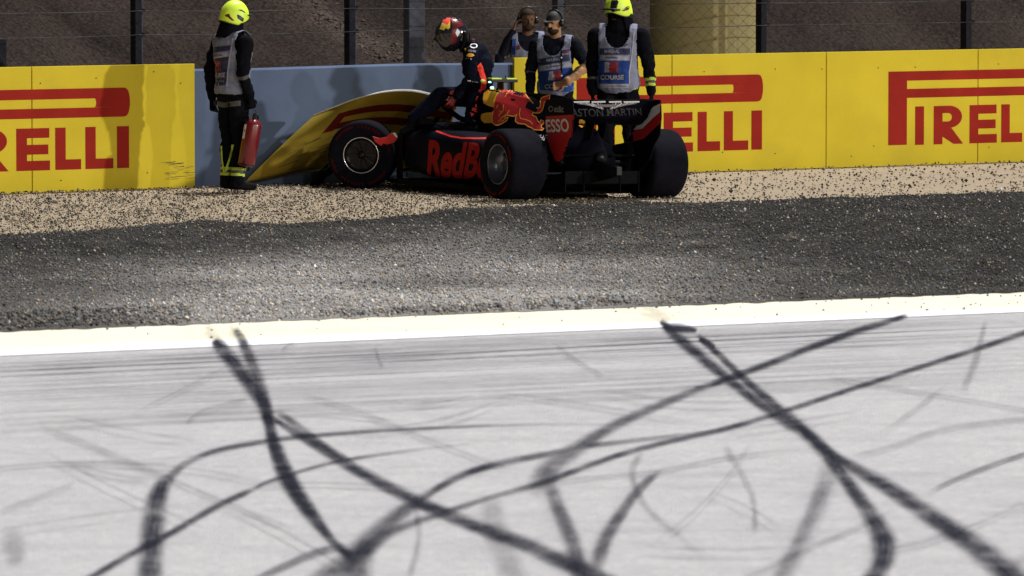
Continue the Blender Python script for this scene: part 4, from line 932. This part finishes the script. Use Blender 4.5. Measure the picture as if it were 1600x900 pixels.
def person(loc, yaw, sc, m, label, group, headyaw=0, headpitch=0, arms=None, legs=None, handm=('glove', 'glove'), bulk=1.0, skin='skin', legbands=None, armbands=None, curls=(.5, .5), handdir=(None, None), facecol=None, torsobands=(), headc=None, beard=False):
    root = empty('person', loc, (0, 0, R(yaw))); root.scale = (sc, sc, sc); tag(root, label, 'person', group)
    g = Fig(); k = bulk; J = {}
    g.ell((0, 0, .98), (.130 * k, .172 * k, .15), m); g.ell((.005, 0, 1.14), (.125 * k, .165 * k, .17), m); g.ell((.0, 0, 1.31), (.130 * k, .185 * k, .17), m)
    g.ell((-.02, 0, 1.42), (.095 * k, .165 * k, .09), m); g.cap((0, -.11, 1.42), (0, .11, 1.42), .085 * k, .085 * k, m)
    ts = Fig(); ts.P = list(g.P)
    hc = Vector(headc) if headc else Vector((.03, 0, 1.655)); g.cap((-.01, 0, 1.44), hc - Vector((.02, 0, .06)), .062, .058, skin if not facecol else facecol)
    RH = Matrix.Rotation(R(headyaw), 3, 'Z') @ Matrix.Rotation(R(headpitch), 3, 'Y'); hd = lambda x, y, z: hc + RH @ Vector((x, y, z))
    fs_ = facecol or skin
    g.ell(hd(-.005, 0, .02), (.097, .078, .100), fs_, RH); g.ell(hd(.028, 0, -.045), (.066, .060, .070), fs_, RH)
    if beard: g.ell(hd(.040, 0, -.075), (.062, .058, .044), 'beard', RH); g.cap(hd(.094, -.022, -.038), hd(.094, .022, -.038), .006, .006, 'beard')
    if facecol: g.ell((.0, 0, 1.50), (.115, .125, .085), m); g.ell((.01, 0, 1.56), (.10, .10, .08), m); g.ell(hd(.075, 0, -.085), (.022, .026, .020), 'beard' if beard else fs_, RH)
    g.cap(hd(.088, 0, .018), hd(.112, 0, -.022), .010, .014, fs_); g.cap(hd(.086, -.028, .032), hd(.086, .028, .032), .012, .012, fs_)
    g.cap(hd(.088, -.020, -.052), hd(.088, .020, -.052), .007, .007, 'beard' if beard else 'maroon')
    for s in (-1, 1):
        g.ell(hd(.083, s * .030, .012), (.012, .014, .008), 'eye', RH); g.ell(hd(.0, s * .080, .0), (.018, .010, .030), fs_, RH)
    arms = arms or {}; A = {}
    for nm, s in (('l', 1), ('r', -1)):
        sh = (0, s * .195 * k, 1.425); el, wr_ = arms.get(nm, ((-.02, s * .27, 1.14), (.05, s * .275, .90)))
        bd = (armbands or {}).get(nm, {})
        g.chain([sh, el, wr_], [.072 * k, .056 * k, .042 * k], m, bd)
        i = 0 if nm == 'l' else 1; wv = Vector(wr_); dv = Vector(handdir[i] or (wv - Vector(el)))
        if handm[i] != 'glove':
            g.chain([wv - (wv - Vector(el)).normalized() * .06, wv + dv.normalized() * .01], [.034, .028], handm[i])
        hand(g, wv + dv.normalized() * .015, dv, (0, -s, 0) if abs(dv.normalized().y) < .8 else (1, 0, 0), handm[i], curls[i], side=s, sc=1.08)
        A[nm] = (Vector(sh), Vector(el), wv, dv)
    legs = legs or {}
    for nm, s in (('l', 1), ('r', -1)):
        hp_, kn, an, toe = legs.get(nm, ((0, s * .092, .93), (.02, s * .115, .52), (-.02, s * .125, .10), (.17, s * .15, .035)))
        bd = (legbands or {}).get(nm, {})
        g.chain([hp_, kn, an], [.100 * k, .072 * k, .060 * k], m, bd)
        a_ = Vector(an); t_ = Vector(toe); heel = a_ + (a_ - Vector(kn)).normalized() * .045 - (t_ - a_).normalized() * .03
        g.cap(a_ + Vector((0, 0, .06)), heel, .058, .046, 'boot'); g.chain([heel, heel.lerp(t_, .6), t_], [.046, .046, .036], 'boot')
    o = g.build('body', root, wob=.017, fixed=lambda V_: np.clip((1.40 - V_[:, 2]) * 12, 0, 1) * (np.clip((np.abs(V_[:, 1]) < .5) * 1.0, 0, 1)) * np.clip((V_[:, 2] - .15) * 6, 0, 1) * np.clip(1 - .95 * sum(np.exp(-(np.linalg.norm(V_ - np.array(A[q][2] + A[q][3].normalized() * .08), axis=1) / .10) ** 4) for q in A), 0, 1))
    return root, o, ts, hd, RH, A
def vest(root, ts, hem=.90, arm=.185, neckr=.085, k=1.0):
    v = Fig(); v.P = [p for p in ts.P]
    v.cap((0, -.15, 1.425), (0, .15, 1.425), .088 * k, .088 * k, 'vest')
    def cut(p):
        if p.z < hem + .02 * noise.noise(Vector((p.y * 6, p.x * 6, 0))): return False
        if abs(p.y) > arm and p.z > 1.12: return False
        if p.z > 1.40 and math.hypot(p.y / 1.0, (p.x - .03) / 1.1) < neckr: return False
        if p.x > .03 and math.hypot(p.y, (p.z - 1.47) / 1.35) < .112: return False
        return True
    o = v.build('tabard', root, .010, 4, .020, cut, 'vest', wob=.012)
    md = o.modifiers.new('t', 'SOLIDIFY'); md.thickness = .004
    return o
def helmet(root, hd, RH, m='lime', sc=1.0, neck=True, faceside=1):
    """rescue helmet: ridged shell with a brim, vent openings and a dark neck curtain"""
    n = 32; mb = MB(); v = []; f = []; mm = 14
    for i in range(mm + 1):
        th = (math.pi * .635) * i / mm
        for k in range(n):
            q = 2 * math.pi * k / n; x, y, z = math.sin(th) * math.cos(q), math.sin(th) * math.sin(q), math.cos(th)
            rx = .138 if x > 0 else .150; ry = .118; rz = .146
            ridge = .007 * (math.exp(-(y / .16) ** 2) + math.exp(-((abs(y) - .55) / .12) ** 2)) * max(0, z + .2)
            flare = .012 * max(0, (i - 11) / 3); lowcut = .012 * math.cos(2 * q) * (i / mm) ** 4 + .055 * max(0, x) ** 2 * (i / mm) ** 5 - (.020 if x < 0 else 0) * (i / mm) ** 3
            v.append(hd(-.005 + x * (rx + ridge + flare), y * (ry + ridge + flare), .026 + z * (rz + ridge) + lowcut))
    for i in range(mm):
        for k in range(n): f.append((i * n + k, (i + 1) * n + k, (i + 1) * n + (k + 1) % n, i * n + (k + 1) % n))
    mb.add(v, f); o = mb.build('helmet', M[m], root, True); md = o.modifiers.new('t', 'SOLIDIFY'); md.thickness = .006; md.offset = -1
    rim = [o.data.vertices[mm * 32 + k_].co.copy() for k_ in list(range(32)) + [0]]
    MB().tube(rim, .006, 6).build('helmet_rim', M['plastic'], root, True)
    MB().tube([hd(.148 if False else x_, y_, z_) for x_, y_, z_ in ((.10, .102, .045), (.145, .055, .062), (.156, 0, .066), (.145, -.055, .062), (.10, -.102, .045))], .009, 6).build('goggle_strap', M['plastic'], root, True)
    if neck:
        mb = MB(); v = []; f = []; n = 20
        for i in range(6):
            for k in range(n + 1):
                q = R(62) + (2 * math.pi - 2 * R(62)) * k / n; r = 1 + .06 * i * (1 + .3 * math.sin(3 * q)); z = .01 - .042 * i
                v.append(hd(-.01 + math.cos(q) * .118 * r, math.sin(q) * .098 * r, z))
        for i in range(5):
            for k in range(n): a = i * (n + 1) + k; f.append((a, a + 1, a + n + 2, a + n + 1))
        mb.add(v, f); c = mb.build('neck_curtain', M['black'], root, True); md = c.modifiers.new('t', 'SOLIDIFY'); md.thickness = .006
    return o
def headset(root, hd, cap_=True, mic=1):
    if cap_:
        mb = MB(); v = []; f = []; n = 24
        for i in range(8):
            th = math.pi * .5 * (i + .02) / 7
            for k in range(n): q = 2 * math.pi * k / n; v.append(hd(-.008 + math.sin(th) * math.cos(q) * .108, math.sin(th) * math.sin(q) * .088, .035 + math.cos(th) * .092))
        for i in range(7):
            for k in range(n): f.append((i * n + k, (i + 1) * n + k, (i + 1) * n + (k + 1) % n, i * n + (k + 1) % n))
        mb.add(v, f); c = mb.build('cap', M['cap'], root, True)
        pk = [hd(.085, -.062, .040), hd(.125, -.05, .030), (hd(.165, 0, .028)), hd(.125, .05, .030), hd(.085, .062, .040)]
        MB().poly(pk, .006, hd(0, 0, 1) - hd(0, 0, 0)).build('cap_peak', M['cap'], root)
    else:
        mb = MB(); v = []; f = []; n = 24
        for i in range(8):
            th = math.pi * .55 * (i + .02) / 7
            for k in range(n): q = 2 * math.pi * k / n; x = math.sin(th) * math.cos(q); v.append(hd(-.012 + x * .100, math.sin(th) * math.sin(q) * .084, .040 + math.cos(th) * .086 + (.03 * (i / 7) ** 3 if x > .1 else -.02 * (i / 7) ** 3)))
        for i in range(7):
            for k in range(n): f.append((i * n + k, (i + 1) * n + k, (i + 1) * n + (k + 1) % n, i * n + (k + 1) % n))
        mb.add(v, f); mb.build('hair', M['beard'], root, True)
    MB().tube([hd(-.005, math.sin(q) * .105, .01 + math.cos(q) * .128) for q in np.linspace(-1.5, 1.5, 14)], .008, 6).build('headset_band', M['plastic'], root, True)
    for s in (-1, 1):
        MB().tube([hd(-.002, s * .075, -.005), hd(-.002, s * .088, -.005), hd(-.002, s * .112, -.005), hd(-.002, s * .120, -.005)], [.036, .042, .040, .026], 14).build('ear_cup', M['plastic'], root, True)
    MB().tube([hd(.02, mic * .105, -.02), hd(.07, mic * .09, -.06), hd(.105, mic * .045, -.07)], [.004, .004, .009], 6).build('microphone', M['plastic'], root)
GF = 'fire marshals in yellow helmets'; GM = 'track marshals with headsets'
LB = lambda: {'l': {1: ((.72, .78, 'limefab'), (.78, .83, 'greytape'), (.83, .89, 'limefab'))}, 'r': {1: ((.72, .78, 'limefab'), (.78, .83, 'greytape'), (.83, .89, 'limefab'))}}
AB = lambda: {'l': {1: ((.50, .60, 'limefab'), (.60, .70, 'greytape'), (.70, .80, 'limefab'))}, 'r': {1: ((.5, .6, 'greytape'),)}}
# --- fire marshal with the extinguisher
p1 = at(364, 298); P1 = person(p1, 38, 1.015, 'black', 'fire marshal in yellow helmet and white tabard standing alone with a red extinguisher', None, headyaw=-12, headpitch=8, bulk=1.12,
    arms={'r': ((-.06, -.25, 1.15), (.03, -.24, .915)), 'l': ((-.06, .29, 1.14), (-.03, .30, .90))}, facecol='black',
    legbands={'l': {1: ((.70, .76, 'limefab'), (.76, .83, 'greytape'), (.83, .89, 'limefab'))}, 'r': {1: ((.70, .76, 'limefab'), (.76, .83, 'greytape'), (.83, .89, 'limefab'))}}, curls=(.6, 1.0), armbands={'r': {1: ((.1, .25, 'greytape'),)}},
    legs={'l': ((0, .09, .93), (.02, .085, .52), (-.02, .075, .10), (.16, .10, .035)), 'r': ((0, -.09, .93), (.03, -.085, .52), (0, -.075, .10), (.17, -.10, .035))})
V1 = vest(P1[0], P1[2], hem=.93, k=1.12); helmet(P1[0], P1[3], P1[4])
# --- fire marshal on the right
p2 = at(966, 291); P2 = person(p2, -97, 1.045, 'black', 'fire marshal in yellow helmet and blue tabard standing behind the rear wing of the car', None, headyaw=-30, headpitch=14, bulk=1.12, facecol='black', skin='skin2',
    arms={'l': ((-.02, .285, 1.15), (.03, .315, .90)), 'r': ((-.04, -.25, 1.15), (.05, -.24, .90))}, legbands=LB(), armbands=AB(), curls=(.6, .6))
V2_ = vest(P2[0], P2[2], hem=.885, k=1.12); helmet(P2[0], P2[3], P2[4])
# --- track marshal with the bare forearm
p3 = atY(868, 281, 61.9); p3.z = 0; P3 = person(p3, -104, .965, 'overall', 'track marshal in black cap and headset gesturing with a bare forearm behind the engine cover', None, headyaw=-22, headpitch=8, bulk=1.06, skin='skin', beard=True,
    arms={'l': ((-.02, .335, 1.20), (.20, .17, 1.05)), 'r': ((-.02, -.275, 1.15), (.04, -.26, .92))}, handm=('skin', 'glove'), armbands={'r': {1: ((-.05, .12, 'greytape'),)}, 'l': {0: ((.80, 1.0, 'greytape'),), 1: ((.12, 1.2, 'skin'),)}}, curls=(.55, .5), handdir=((.05, -.9, -.35), None))
V3 = vest(P3[0], P3[2], hem=.885); headset(P3[0], P3[3], True, -1)
# --- marshal behind the barrier holding his headset
p4 = atY(824, 264, 64.05); p4.z = 0; P4 = person(p4, -84, .955, 'overall', 'bearded marshal behind the barrier raising one hand to his headset', None, headyaw=6, headpitch=4, skin='skin2', beard=True,
    arms={'r': ((.04, -.31, 1.22), (.05, -.165, 1.52)), 'l': ((-.02, .27, 1.15), (.05, .275, .92))}, handm=('glove', 'skin2'), armbands={'r': {0: ((.72, .85, 'greytape'),)}}, curls=(.5, .4), handdir=(None, (-.1, .3, .9)))
V4 = vest(P4[0], P4[2], hem=.95); headset(P4[0], P4[3], False, 1)
# --- the driver climbing out of the cockpit
p5 = Vector((-.345, 60.22, 0)); P5r = empty('person', p5, (0, 0, R(172))); tag(P5r, 'race driver in dark suit and red helmet climbing out of the cockpit, head bowed', 'person')
g = Fig(); m = 'suit'
g.ell((-.01, 0, .92), (.135, .165, .14), m); g.ell((-.02, 0, 1.06), (.13, .155, .16), m); g.ell((-.005, 0, 1.22), (.158, .195, .18), m); g.ell((.01, 0, 1.335), (.13, .18, .11), m); g.cap((.03, -.11, 1.35), (.03, .11, 1.35), .075, .075, m)
hc = Vector((.245, 0, 1.52)); g.cap((.05, 0, 1.38), hc - Vector((.03, 0, .06)), .06, .06, 'black')
RD = Matrix.Rotation(R(38), 3, 'Y'); hdd = lambda x, y, z: hc + RD @ Vector((x, y, z))
g.ell(hdd(-.005, 0, .02), (.097, .078, .10), 'black', RD); g.ell(hdd(.03, 0, -.045), (.066, .06, .07), 'black', RD)
g.chain([(.03, .185, 1.35), (.02, .245, 1.10), (.17, .20, .93)], [.066, .054, .042], m); hand(g, (.185, .197, .915), (.5, -.1, -.8), (0, -1, 0), 'helmetred', .5, 1, 1.05)
g.chain([(.03, -.185, 1.35), (.05, -.245, 1.12), (.20, -.18, .93)], [.066, .054, .042], m); hand(g, (.215, -.175, .915), (.5, .1, -.8), (0, 1, 0), 'helmetred', .5, -1, 1.05)
g.chain([(0, .10, .88), (.02, .19, .62), (.06, .17, .36)], [.095, .078, .065], m); g.chain([(.05, .17, .34), (.06, .17, .30), (.18, .17, .29)], [.05, .045, .038], 'boot')
g.chain([(0, -.075, .90), (.35, .04, .915), (.60, .10, .70)], [.110, .092, .072], m); g.chain([(.60, .10, .70), (.63, .10, .62), (.72, .10, .57)], [.05, .045, .036], 'boot')
g.cap((.04, -.07, 1.42), (.04, .07, 1.42), .055, .055, m)
DB = g.build('body', P5r, wob=.018, fixed=lambda V_: np.clip((1.36 - V_[:, 2]) * 12, 0, 1) * (V_[:, 0] < .16))
n = 32; v = []; f = []; mm = 18                        # crash helmet with eye port
for i in range(mm + 1):
    th = math.pi * (.02 + .80 * i / mm)
    for k in range(n):
        q = 2 * math.pi * k / n; x, y, z = math.sin(th) * math.cos(q), math.sin(th) * math.sin(q), math.cos(th)
        chin = .022 * max(0, x) * max(0, -z + .1) * 2; v.append(hdd(.002 + x * (.166 + chin), y * .145, .008 + z * (.164 if z > 0 else .180)))
for i in range(mm):
    for k in range(n): f.append((i * n + k, (i + 1) * n + k, (i + 1) * n + (k + 1) % n, i * n + (k + 1) % n))
f.append(tuple(range(n))[::-1]); mb = MB().add(v, f); HL = mb.build('helmet', M['helmetblack'], P5r, True)
v = []; f = []; nq = 18
for i in range(5):
    for k in range(nq + 1):
        q = -1.25 + 2.5 * k / nq; zz = .055 - .085 * i / 4; rr_ = math.sqrt(max(0, 1 - (zz / .16) ** 2)); v.append(hdd(.004 + math.cos(q) * rr_ * .173, math.sin(q) * rr_ * .151, .008 + zz))
for i in range(4):
    for k in range(nq): a = i * (nq + 1) + k; f.append((a, a + 1, a + nq + 2, a + nq + 1))
mesh('visor', v, f, M['visor'], P5r, smooth=True)
MB().poly([hdd(.15, -.06, .075), hdd(.205, -.05, .050), hdd(.205, .05, .050), hdd(.15, .06, .075)], .008, hdd(0, 0, 1) - hdd(0, 0, 0)).build('visor_spoiler', M['plastic'], P5r)
MB().poly([hdd(-.13, -.10, -.07), hdd(-.10, -.13, -.12), hdd(.02, -.15, -.20), hdd(.02, .15, -.20), hdd(-.10, .13, -.12), hdd(-.13, .10, -.07)], .03, hdd(.5, 0, 1) - hdd(0, 0, 0)).build('neck_support', M['carbon'], P5r, bevel=.01)

# printing on the clothes
bpy.context.view_layer.update()
S1 = Surf([V1]); S2 = Surf([V2_]); S3 = Surf([V3]); S4 = Surf([V4]); SD = Surf([DB]); SH = Surf([HL])
def dq(name, q, surf, mt, parent, off=.003, step=4): return decal(name, poly2d(q), surf, M[mt], parent, off, step)
def fmap(ox, oy, sx, sy): return lambda pts: [(ox + x / sx, oy + y / sy) for x, y in pts]
# right fire marshal: zoom (920,0) scale 5.625
Q = fmap(920, 0, 5.625, 5.625)
dq('tabard_print', Q([(95, 425), (365, 425), (360, 480), (95, 480)]), S2, 'vnavy', P2[0]); decal('lettering', txt('MARSHAL', Q([(140, 433), (268, 433), (268, 468), (140, 468)]), .01), S2, M['vestedge'], P2[0], .006, 4)
dq('tabard_print', Q([(88, 535), (360, 535), (352, 735), (85, 735)]), S2, 'vblue', P2[0]); dq('tabard_print', Q([(85, 486), (350, 490), (350, 530), (85, 525)]), S2, 'vestedge', P2[0]); decal('lettering', txt('BAHRAIN', Q([(150, 497), (258, 497), (258, 515), (150, 515)]), .01), S2, M['vnavy'], P2[0], .006, 4)
dq('tabard_flag', Q([(140, 545), (258, 545), (258, 636), (140, 636)]), S2, 'vestedge', P2[0], .005); dq('tabard_flag', Q([(175, 545), (258, 545), (258, 636), (175, 636), (186, 621), (175, 606), (186, 591), (175, 576), (186, 561)]), S2, 'maroon', P2[0], .007)
dq('tabard_print', Q([(100, 650), (318, 645), (318, 708), (100, 708)]), S2, 'vnavy', P2[0], .005); decal('lettering', txt('COURSE', Q([(104, 660), (308, 658), (308, 700), (104, 702)]), .02), S2, M['vestedge'], P2[0], .008, 3)
dq('tabard_print', Q([(90, 740), (350, 738), (345, 772), (110, 775)]), S2, 'vestedge', P2[0]); decal('lettering', txt('INTERNATIONAL', Q([(170, 750), (340, 748), (340, 764), (170, 766)]), .01), S2, M['greyprint'], P2[0], .006, 4)
decal('tabard_binding', ribbon2d(Q([(400, 265), (392, 340), (385, 430), (372, 530), (355, 640), (358, 740)]), 1.8), S2, M['vestedge'], P2[0], .006); decal('tabard_binding', ribbon2d(Q([(68, 310), (66, 400), (70, 520), (64, 640), (60, 780)]), 1.8), S2, M['vestedge'], P2[0], .006)
dq('tabard_print', Q([(285, 400), (335, 380), (352, 392), (320, 410)]), S2, 'vnavy', P2[0], .005)
# bare-armed marshal: zoom (780,0) scale 5.625
Q = fmap(780, 0, 5.625, 5.625)
dq('tabard_print', Q([(340, 520), (632, 475), (640, 530), (345, 578)]), S3, 'vnavy', P3[0]); decal('lettering', txt('MARSHAL', Q([(415, 515), (535, 498), (537, 528), (417, 545)]), .01), S3, M['vestedge'], P3[0], .006, 4)
dq('tabard_print', Q([(345, 630), (655, 590), (662, 700), (640, 810), (360, 790)]), S3, 'vblue', P3[0]); dq('tabard_print', Q([(358, 582), (636, 542), (636, 582), (360, 626)]), S3, 'vestedge', P3[0]); decal('lettering', txt('BAHRAIN', Q([(415, 584), (560, 562), (560, 580), (415, 604)]), .01), S3, M['vnavy'], P3[0], .006, 4)
dq('tabard_flag', Q([(440, 630), (545, 615), (548, 698), (430, 705)]), S3, 'vestedge', P3[0], .005); dq('tabard_flag', Q([(478, 626), (545, 615), (548, 698), (488, 702), (476, 685), (490, 668), (476, 650)]), S3, 'maroon', P3[0], .007)
dq('tabard_print', Q([(392, 725), (570, 710), (575, 770), (392, 785)]), S3, 'vnavy', P3[0], .005); decal('lettering', txt('COURSE', Q([(402, 742), (600, 726), (600, 764), (402, 782)]), .02), S3, M['vestedge'], P3[0], .008, 3)
dq('tabard_print', Q([(560, 440), (622, 432), (620, 445), (560, 455)]), S3, 'vnavy', P3[0], .005); dq('tabard_print', Q([(560, 452), (615, 446), (612, 464), (560, 466)]), S3, 'maroon', P3[0], .006)
decal('tabard_binding', ribbon2d(Q([(290, 400), (322, 480), (325, 600), (335, 790)]), 1.8), S3, M['vestedge'], P3[0], .006); decal('tabard_binding', ribbon2d(Q([(665, 340), (655, 440), (658, 560), (672, 700)]), 1.8), S3, M['vestedge'], P3[0], .006)
decal('lanyard', ribbon2d(Q([(545, 325), (548, 420), (545, 520), (548, 640)]), 2.4), S3, M['black'], P3[0], .008)
for y in (340, 392, 500, 660): decal('lanyard_clip', poly2d(Q([(541, y), (555, y), (555, y + 12), (541, y + 12)])), S3, M['white'], P3[0], .010)
dq('tabard_print', Q([(150, 405), (178, 395), (184, 430), (150, 442)]), S4, 'maroon', P4[0]); dq('tabard_print', Q([(115, 345), (150, 340), (140, 480), (112, 480)]), S4, 'vblue', P4[0], .002)
# first fire marshal, back panel: zoom (320,0) scale 7.5 and (280,0) scale 2.905
Q = fmap(320, 0, 7.5, 7.5)
dq('tabard_print', Q([(50, 560), (300, 530), (298, 590), (45, 625)]), S1, 'vnavy', P1[0]); dq('tabard_print', Q([(35, 700), (285, 660), (262, 905), (240, 1000), (70, 1010), (48, 900)]), S1, 'vnavy', P1[0])
dq('tabard_print', Q([(40, 640), (262, 610), (262, 660), (42, 700)]), S1, 'vestedge', P1[0], .004); decal('lettering', txt('MARSHAL', Q([(90, 640), (205, 626), (205, 655), (90, 670)]), .01), S1, M['vnavy'], P1[0], .006, 4)
dq('tabard_flag', Q([(88, 722), (185, 712), (188, 830), (94, 838)]), S1, 'vestedge', P1[0], .005); dq('tabard_flag', Q([(118, 718), (185, 712), (188, 830), (122, 835), (114, 810), (124, 790), (114, 765), (124, 745)]), S1, 'maroon', P1[0], .007)
decal('lettering', txt('COURSE', Q([(70, 862), (240, 850), (236, 905), (72, 915)]), .02), S1, M['vestedge'], P1[0], .008, 3)
decal('lettering', txt('BAHRAIN', Q([(72, 950), (225, 940), (225, 965), (74, 972)]), .01), S1, M['vestedge'], P1[0], .006, 4)
decal('tabard_binding', ribbon2d(Q([(330, 450), (315, 560), (290, 700), (270, 850), (262, 1020)]), 2.2), S1, M['vestedge'], P1[0], .007)
# helmets
SB1 = Surf([P1[1]])
decal('belt', poly2d([(333, 157), (350, 160), (376, 157), (376, 165), (350, 168), (334, 165)]), SB1, M['greytape'], P1[0], .004, 4)
decal('leg_stripe', ribbon2d([(346, 228), (347, 250), (350, 270)], 2.4), SB1, M['limefab'], P1[0], .004, 4); decal('leg_stripe', ribbon2d([(364, 226), (359, 248), (352, 268)], 3.2), SB1, M['limefab'], P1[0], .004, 4)
SB2 = Surf([P2[1]])
for pl in ([(988, 92), (995, 90)], [(984, 138), (996, 136)]): decal('reflective_band', ribbon2d(pl, 6), SB2, M['limefab'], P2[0], .004, 4)
decal('leg_stripe', ribbon2d([(950, 226), (951, 247), (966, 248)], 2.6), SB2, M['limefab'], P2[0], .004, 4)
SE1 = Surf([c for c in P1[0].children if c.name.startswith('helmet')]); SE2 = Surf([c for c in P2[0].children if c.name.startswith('helmet')])
Q = fmap(320, 0, 7.5, 7.5)
dq('vent', Q([(378, 168), (408, 178), (458, 215), (450, 255), (425, 245), (385, 215)]), SE1, 'plastic', P1[0]); dq('sticker', Q([(240, 172), (285, 160), (300, 195), (350, 245), (315, 240), (270, 200), (242, 190)]), SE1, 'helmetred', P1[0]); dq('vent', Q([(385, 115), (430, 112), (475, 145), (470, 152), (425, 128)]), SE1, 'plastic', P1[0])
Q = fmap(920, 0, 5.625, 5.625)
dq('sticker', Q([(285, 95), (330, 72), (362, 62), (345, 88), (310, 98)]), SE2, 'helmetred', P2[0]); dq('vent', Q([(355, 140), (385, 95), (390, 130), (375, 160), (358, 158)]), SE2, 'plastic', P2[0]); dq('vent', Q([(200, 0), (250, 0), (262, 15), (240, 90), (215, 110), (185, 85)]), SE2, 'plastic', P2[0]); dq('vent', Q([(300, 80), (335, 58), (362, 52), (330, 72)]), SE2, 'plastic', P2[0])
# driver's suit and helmet: zoom (640,0) scale 4.5; zoom (670,10) scale 9
Q = fmap(640, 0, 4.5, 4.5)
dq('suit_stripe', Q([(475, 465), (500, 440), (515, 470), (540, 560), (538, 620), (520, 640), (498, 625), (505, 560), (482, 500)]), SD, 'suitred', P5r, .003)
decal('lettering', txt('RedBull', Q([(436, 775), (492, 625), (528, 640), (472, 790)]), .02), SD, M['suitred'], P5r, .004, 3)
dq('suit_mark', Q([(425, 790), (455, 800), (436, 822)]), SD, 'suitred', P5r); decal('suit_mark', ribbon2d(Q([(215, 755), (262, 735), (290, 705)]), 1.2), SD, M['suitred'], P5r)
dq('suit_mark', Q([(285, 645), (312, 640), (305, 665), (282, 662)]), SD, 'suitred', P5r); dq('suit_mark', Q([(345, 440), (370, 435), (372, 490), (350, 495)]), SD, 'suitred', P5r); dq('suit_mark', Q([(320, 560), (352, 540), (350, 580), (316, 600)]), SD, 'helmetred', P5r)
decal('suit_mark', ribbon2d(Q([(408, 567), (430, 570)]), 1.6), SD, M['white'], P5r); decal('suit_mark', ribbon2d(Q([(440, 574), (480, 578)]), 1.2), SD, M['greyprint'], P5r)
for a in ((262, 700), (272, 680)): dq('suit_mark', Q([(a[0], a[1]), (a[0] + 12, a[1]), (a[0] + 10, a[1] + 8), (a[0], a[1] + 8)]), SD, 'white', P5r)
Q = fmap(670, 10, 9, 9)
decal('suit_badge', ribbon2d([(x, y) for x, y in Q([(632 + 46 * math.cos(q), 555 + 28 * math.sin(q)) for q in np.linspace(0, 2 * math.pi, 20)])], 1.3), SD, M['white'], P5r, .004, 3)
decal('lettering', txt('citrix', Q([(556, 600), (668, 615), (662, 648), (552, 635)]), .03), SD, M['vestedge'], P5r, .004, 3)
dq('suit_badge', Q([(528, 690), (555, 662), (590, 655), (625, 668), (642, 692), (600, 712), (560, 710)]), SD, 'caryellow', P5r); dq('suit_badge', Q([(500, 590), (525, 588), (522, 632), (502, 630)]), SD, 'caryellow', P5r); dq('suit_badge', Q([(612, 460), (640, 465), (642, 492), (618, 490)]), SD, 'suitred', P5r)
decal('suit_mark', ribbon2d(Q([(480, 718), (560, 735)]), 1.0), SD, M['greyprint'], P5r); dq('suit_mark', Q([(582, 730), (606, 733), (604, 752), (585, 750)]), SD, 'vestedge', P5r)
dq('helmet_paint', Q([(190, 210), (230, 160), (270, 118), (360, 122), (310, 160), (300, 205), (262, 262), (225, 240)]), SH, 'suitred', P5r, .002); dq('helmet_paint', Q([(150, 320), (190, 225), (225, 240), (262, 262), (300, 205), (300, 300), (270, 325), (240, 300), (215, 335)]), SH, 'helmyel', P5r, .003)
dq('helmet_paint', Q([(310, 160), (400, 160), (470, 210), (490, 270), (400, 300), (390, 500), (330, 540), (300, 500), (330, 300)]), SH, 'helmetred', P5r, .002)
dq('helmet_mark', Q([(375, 370), (400, 310), (442, 360), (402, 430)]), SH, 'white', P5r, .004); decal('helmet_mark', ribbon2d(Q([(505, 345), (495, 400), (455, 480)]), 2.6), SH, M['vestedge'], P5r, .004); dq('helmet_mark', Q([(395, 128), (430, 128), (442, 152), (415, 152)]), SH, 'white', P5r, .004)
dq('helmet_mark', Q([(118, 360), (185, 360), (180, 392), (120, 392)]), Surf([c for c in P5r.children if c.name.startswith('visor')]), 'vestedge', P5r, .003)

# ------------------------------------------------------------ extinguisher in the marshal's hand
A = P1[5]['r']; hw = P1[0].matrix_world @ (A[2] + A[3].normalized() * .11)
xt = atY(397, 186, hw.y - .05); xb = atY(384, 260, hw.y - .05)
ex = empty('fire_extinguisher', xb); tag(ex, 'red fire extinguisher with black hose held at the marshal\'s side', 'fire extinguisher')
ax = (xt - xb); Lx = ax.length; rt = ax.to_track_quat('Z', 'Y').to_matrix()
mb = MB().lathe([(0, .0), (0, .05), (.004, .068), (.02, .083), (Lx * .5, .085), (Lx - .06, .085), (Lx - .03, .074), (Lx - .008, .045), (Lx, .028), (Lx, 0)], 40, 'z'); mb.v = [rt @ p for p in mb.v]; EXB = mb.build('cylinder', M['extred'], ex, True)
mb = MB().lathe([(.012, .079), (.012, .086), (.022, .0875), (.024, .084)], 40, 'z', True); mb.v = [rt @ p for p in mb.v]; mb.build('base_ring', M['plastic'], ex, True)
mb = MB().tube([(0, 0, Lx - .005), (0, 0, Lx + .05)], .02, 12); mb.box((.03, 0, Lx + .05), (.13, .022, .018)).box((.04, 0, Lx + .085), (.12, .018, .010)); mb.v = [rt @ p for p in mb.v]; mb.build('valve_handle', M['plastic'], ex)
mb = MB().tube([(.03, -.02, Lx + .04), (.10, -.03, Lx + .03), (.125, -.03, Lx * .7), (.12, -.03, Lx * .35), (.10, -.03, .04), (.085, -.03, -.05)], [.009, .009, .009, .009, .010, .018], 8); mb.v = [rt @ p for p in mb.v]; mb.build('hose', M['plastic'], ex, True)
bpy.context.view_layer.update()
decal('label', poly2d([(379, 192), (386, 191), (382, 216), (376, 217)]), Surf([EXB]), M['white'], ex, .002, 4)
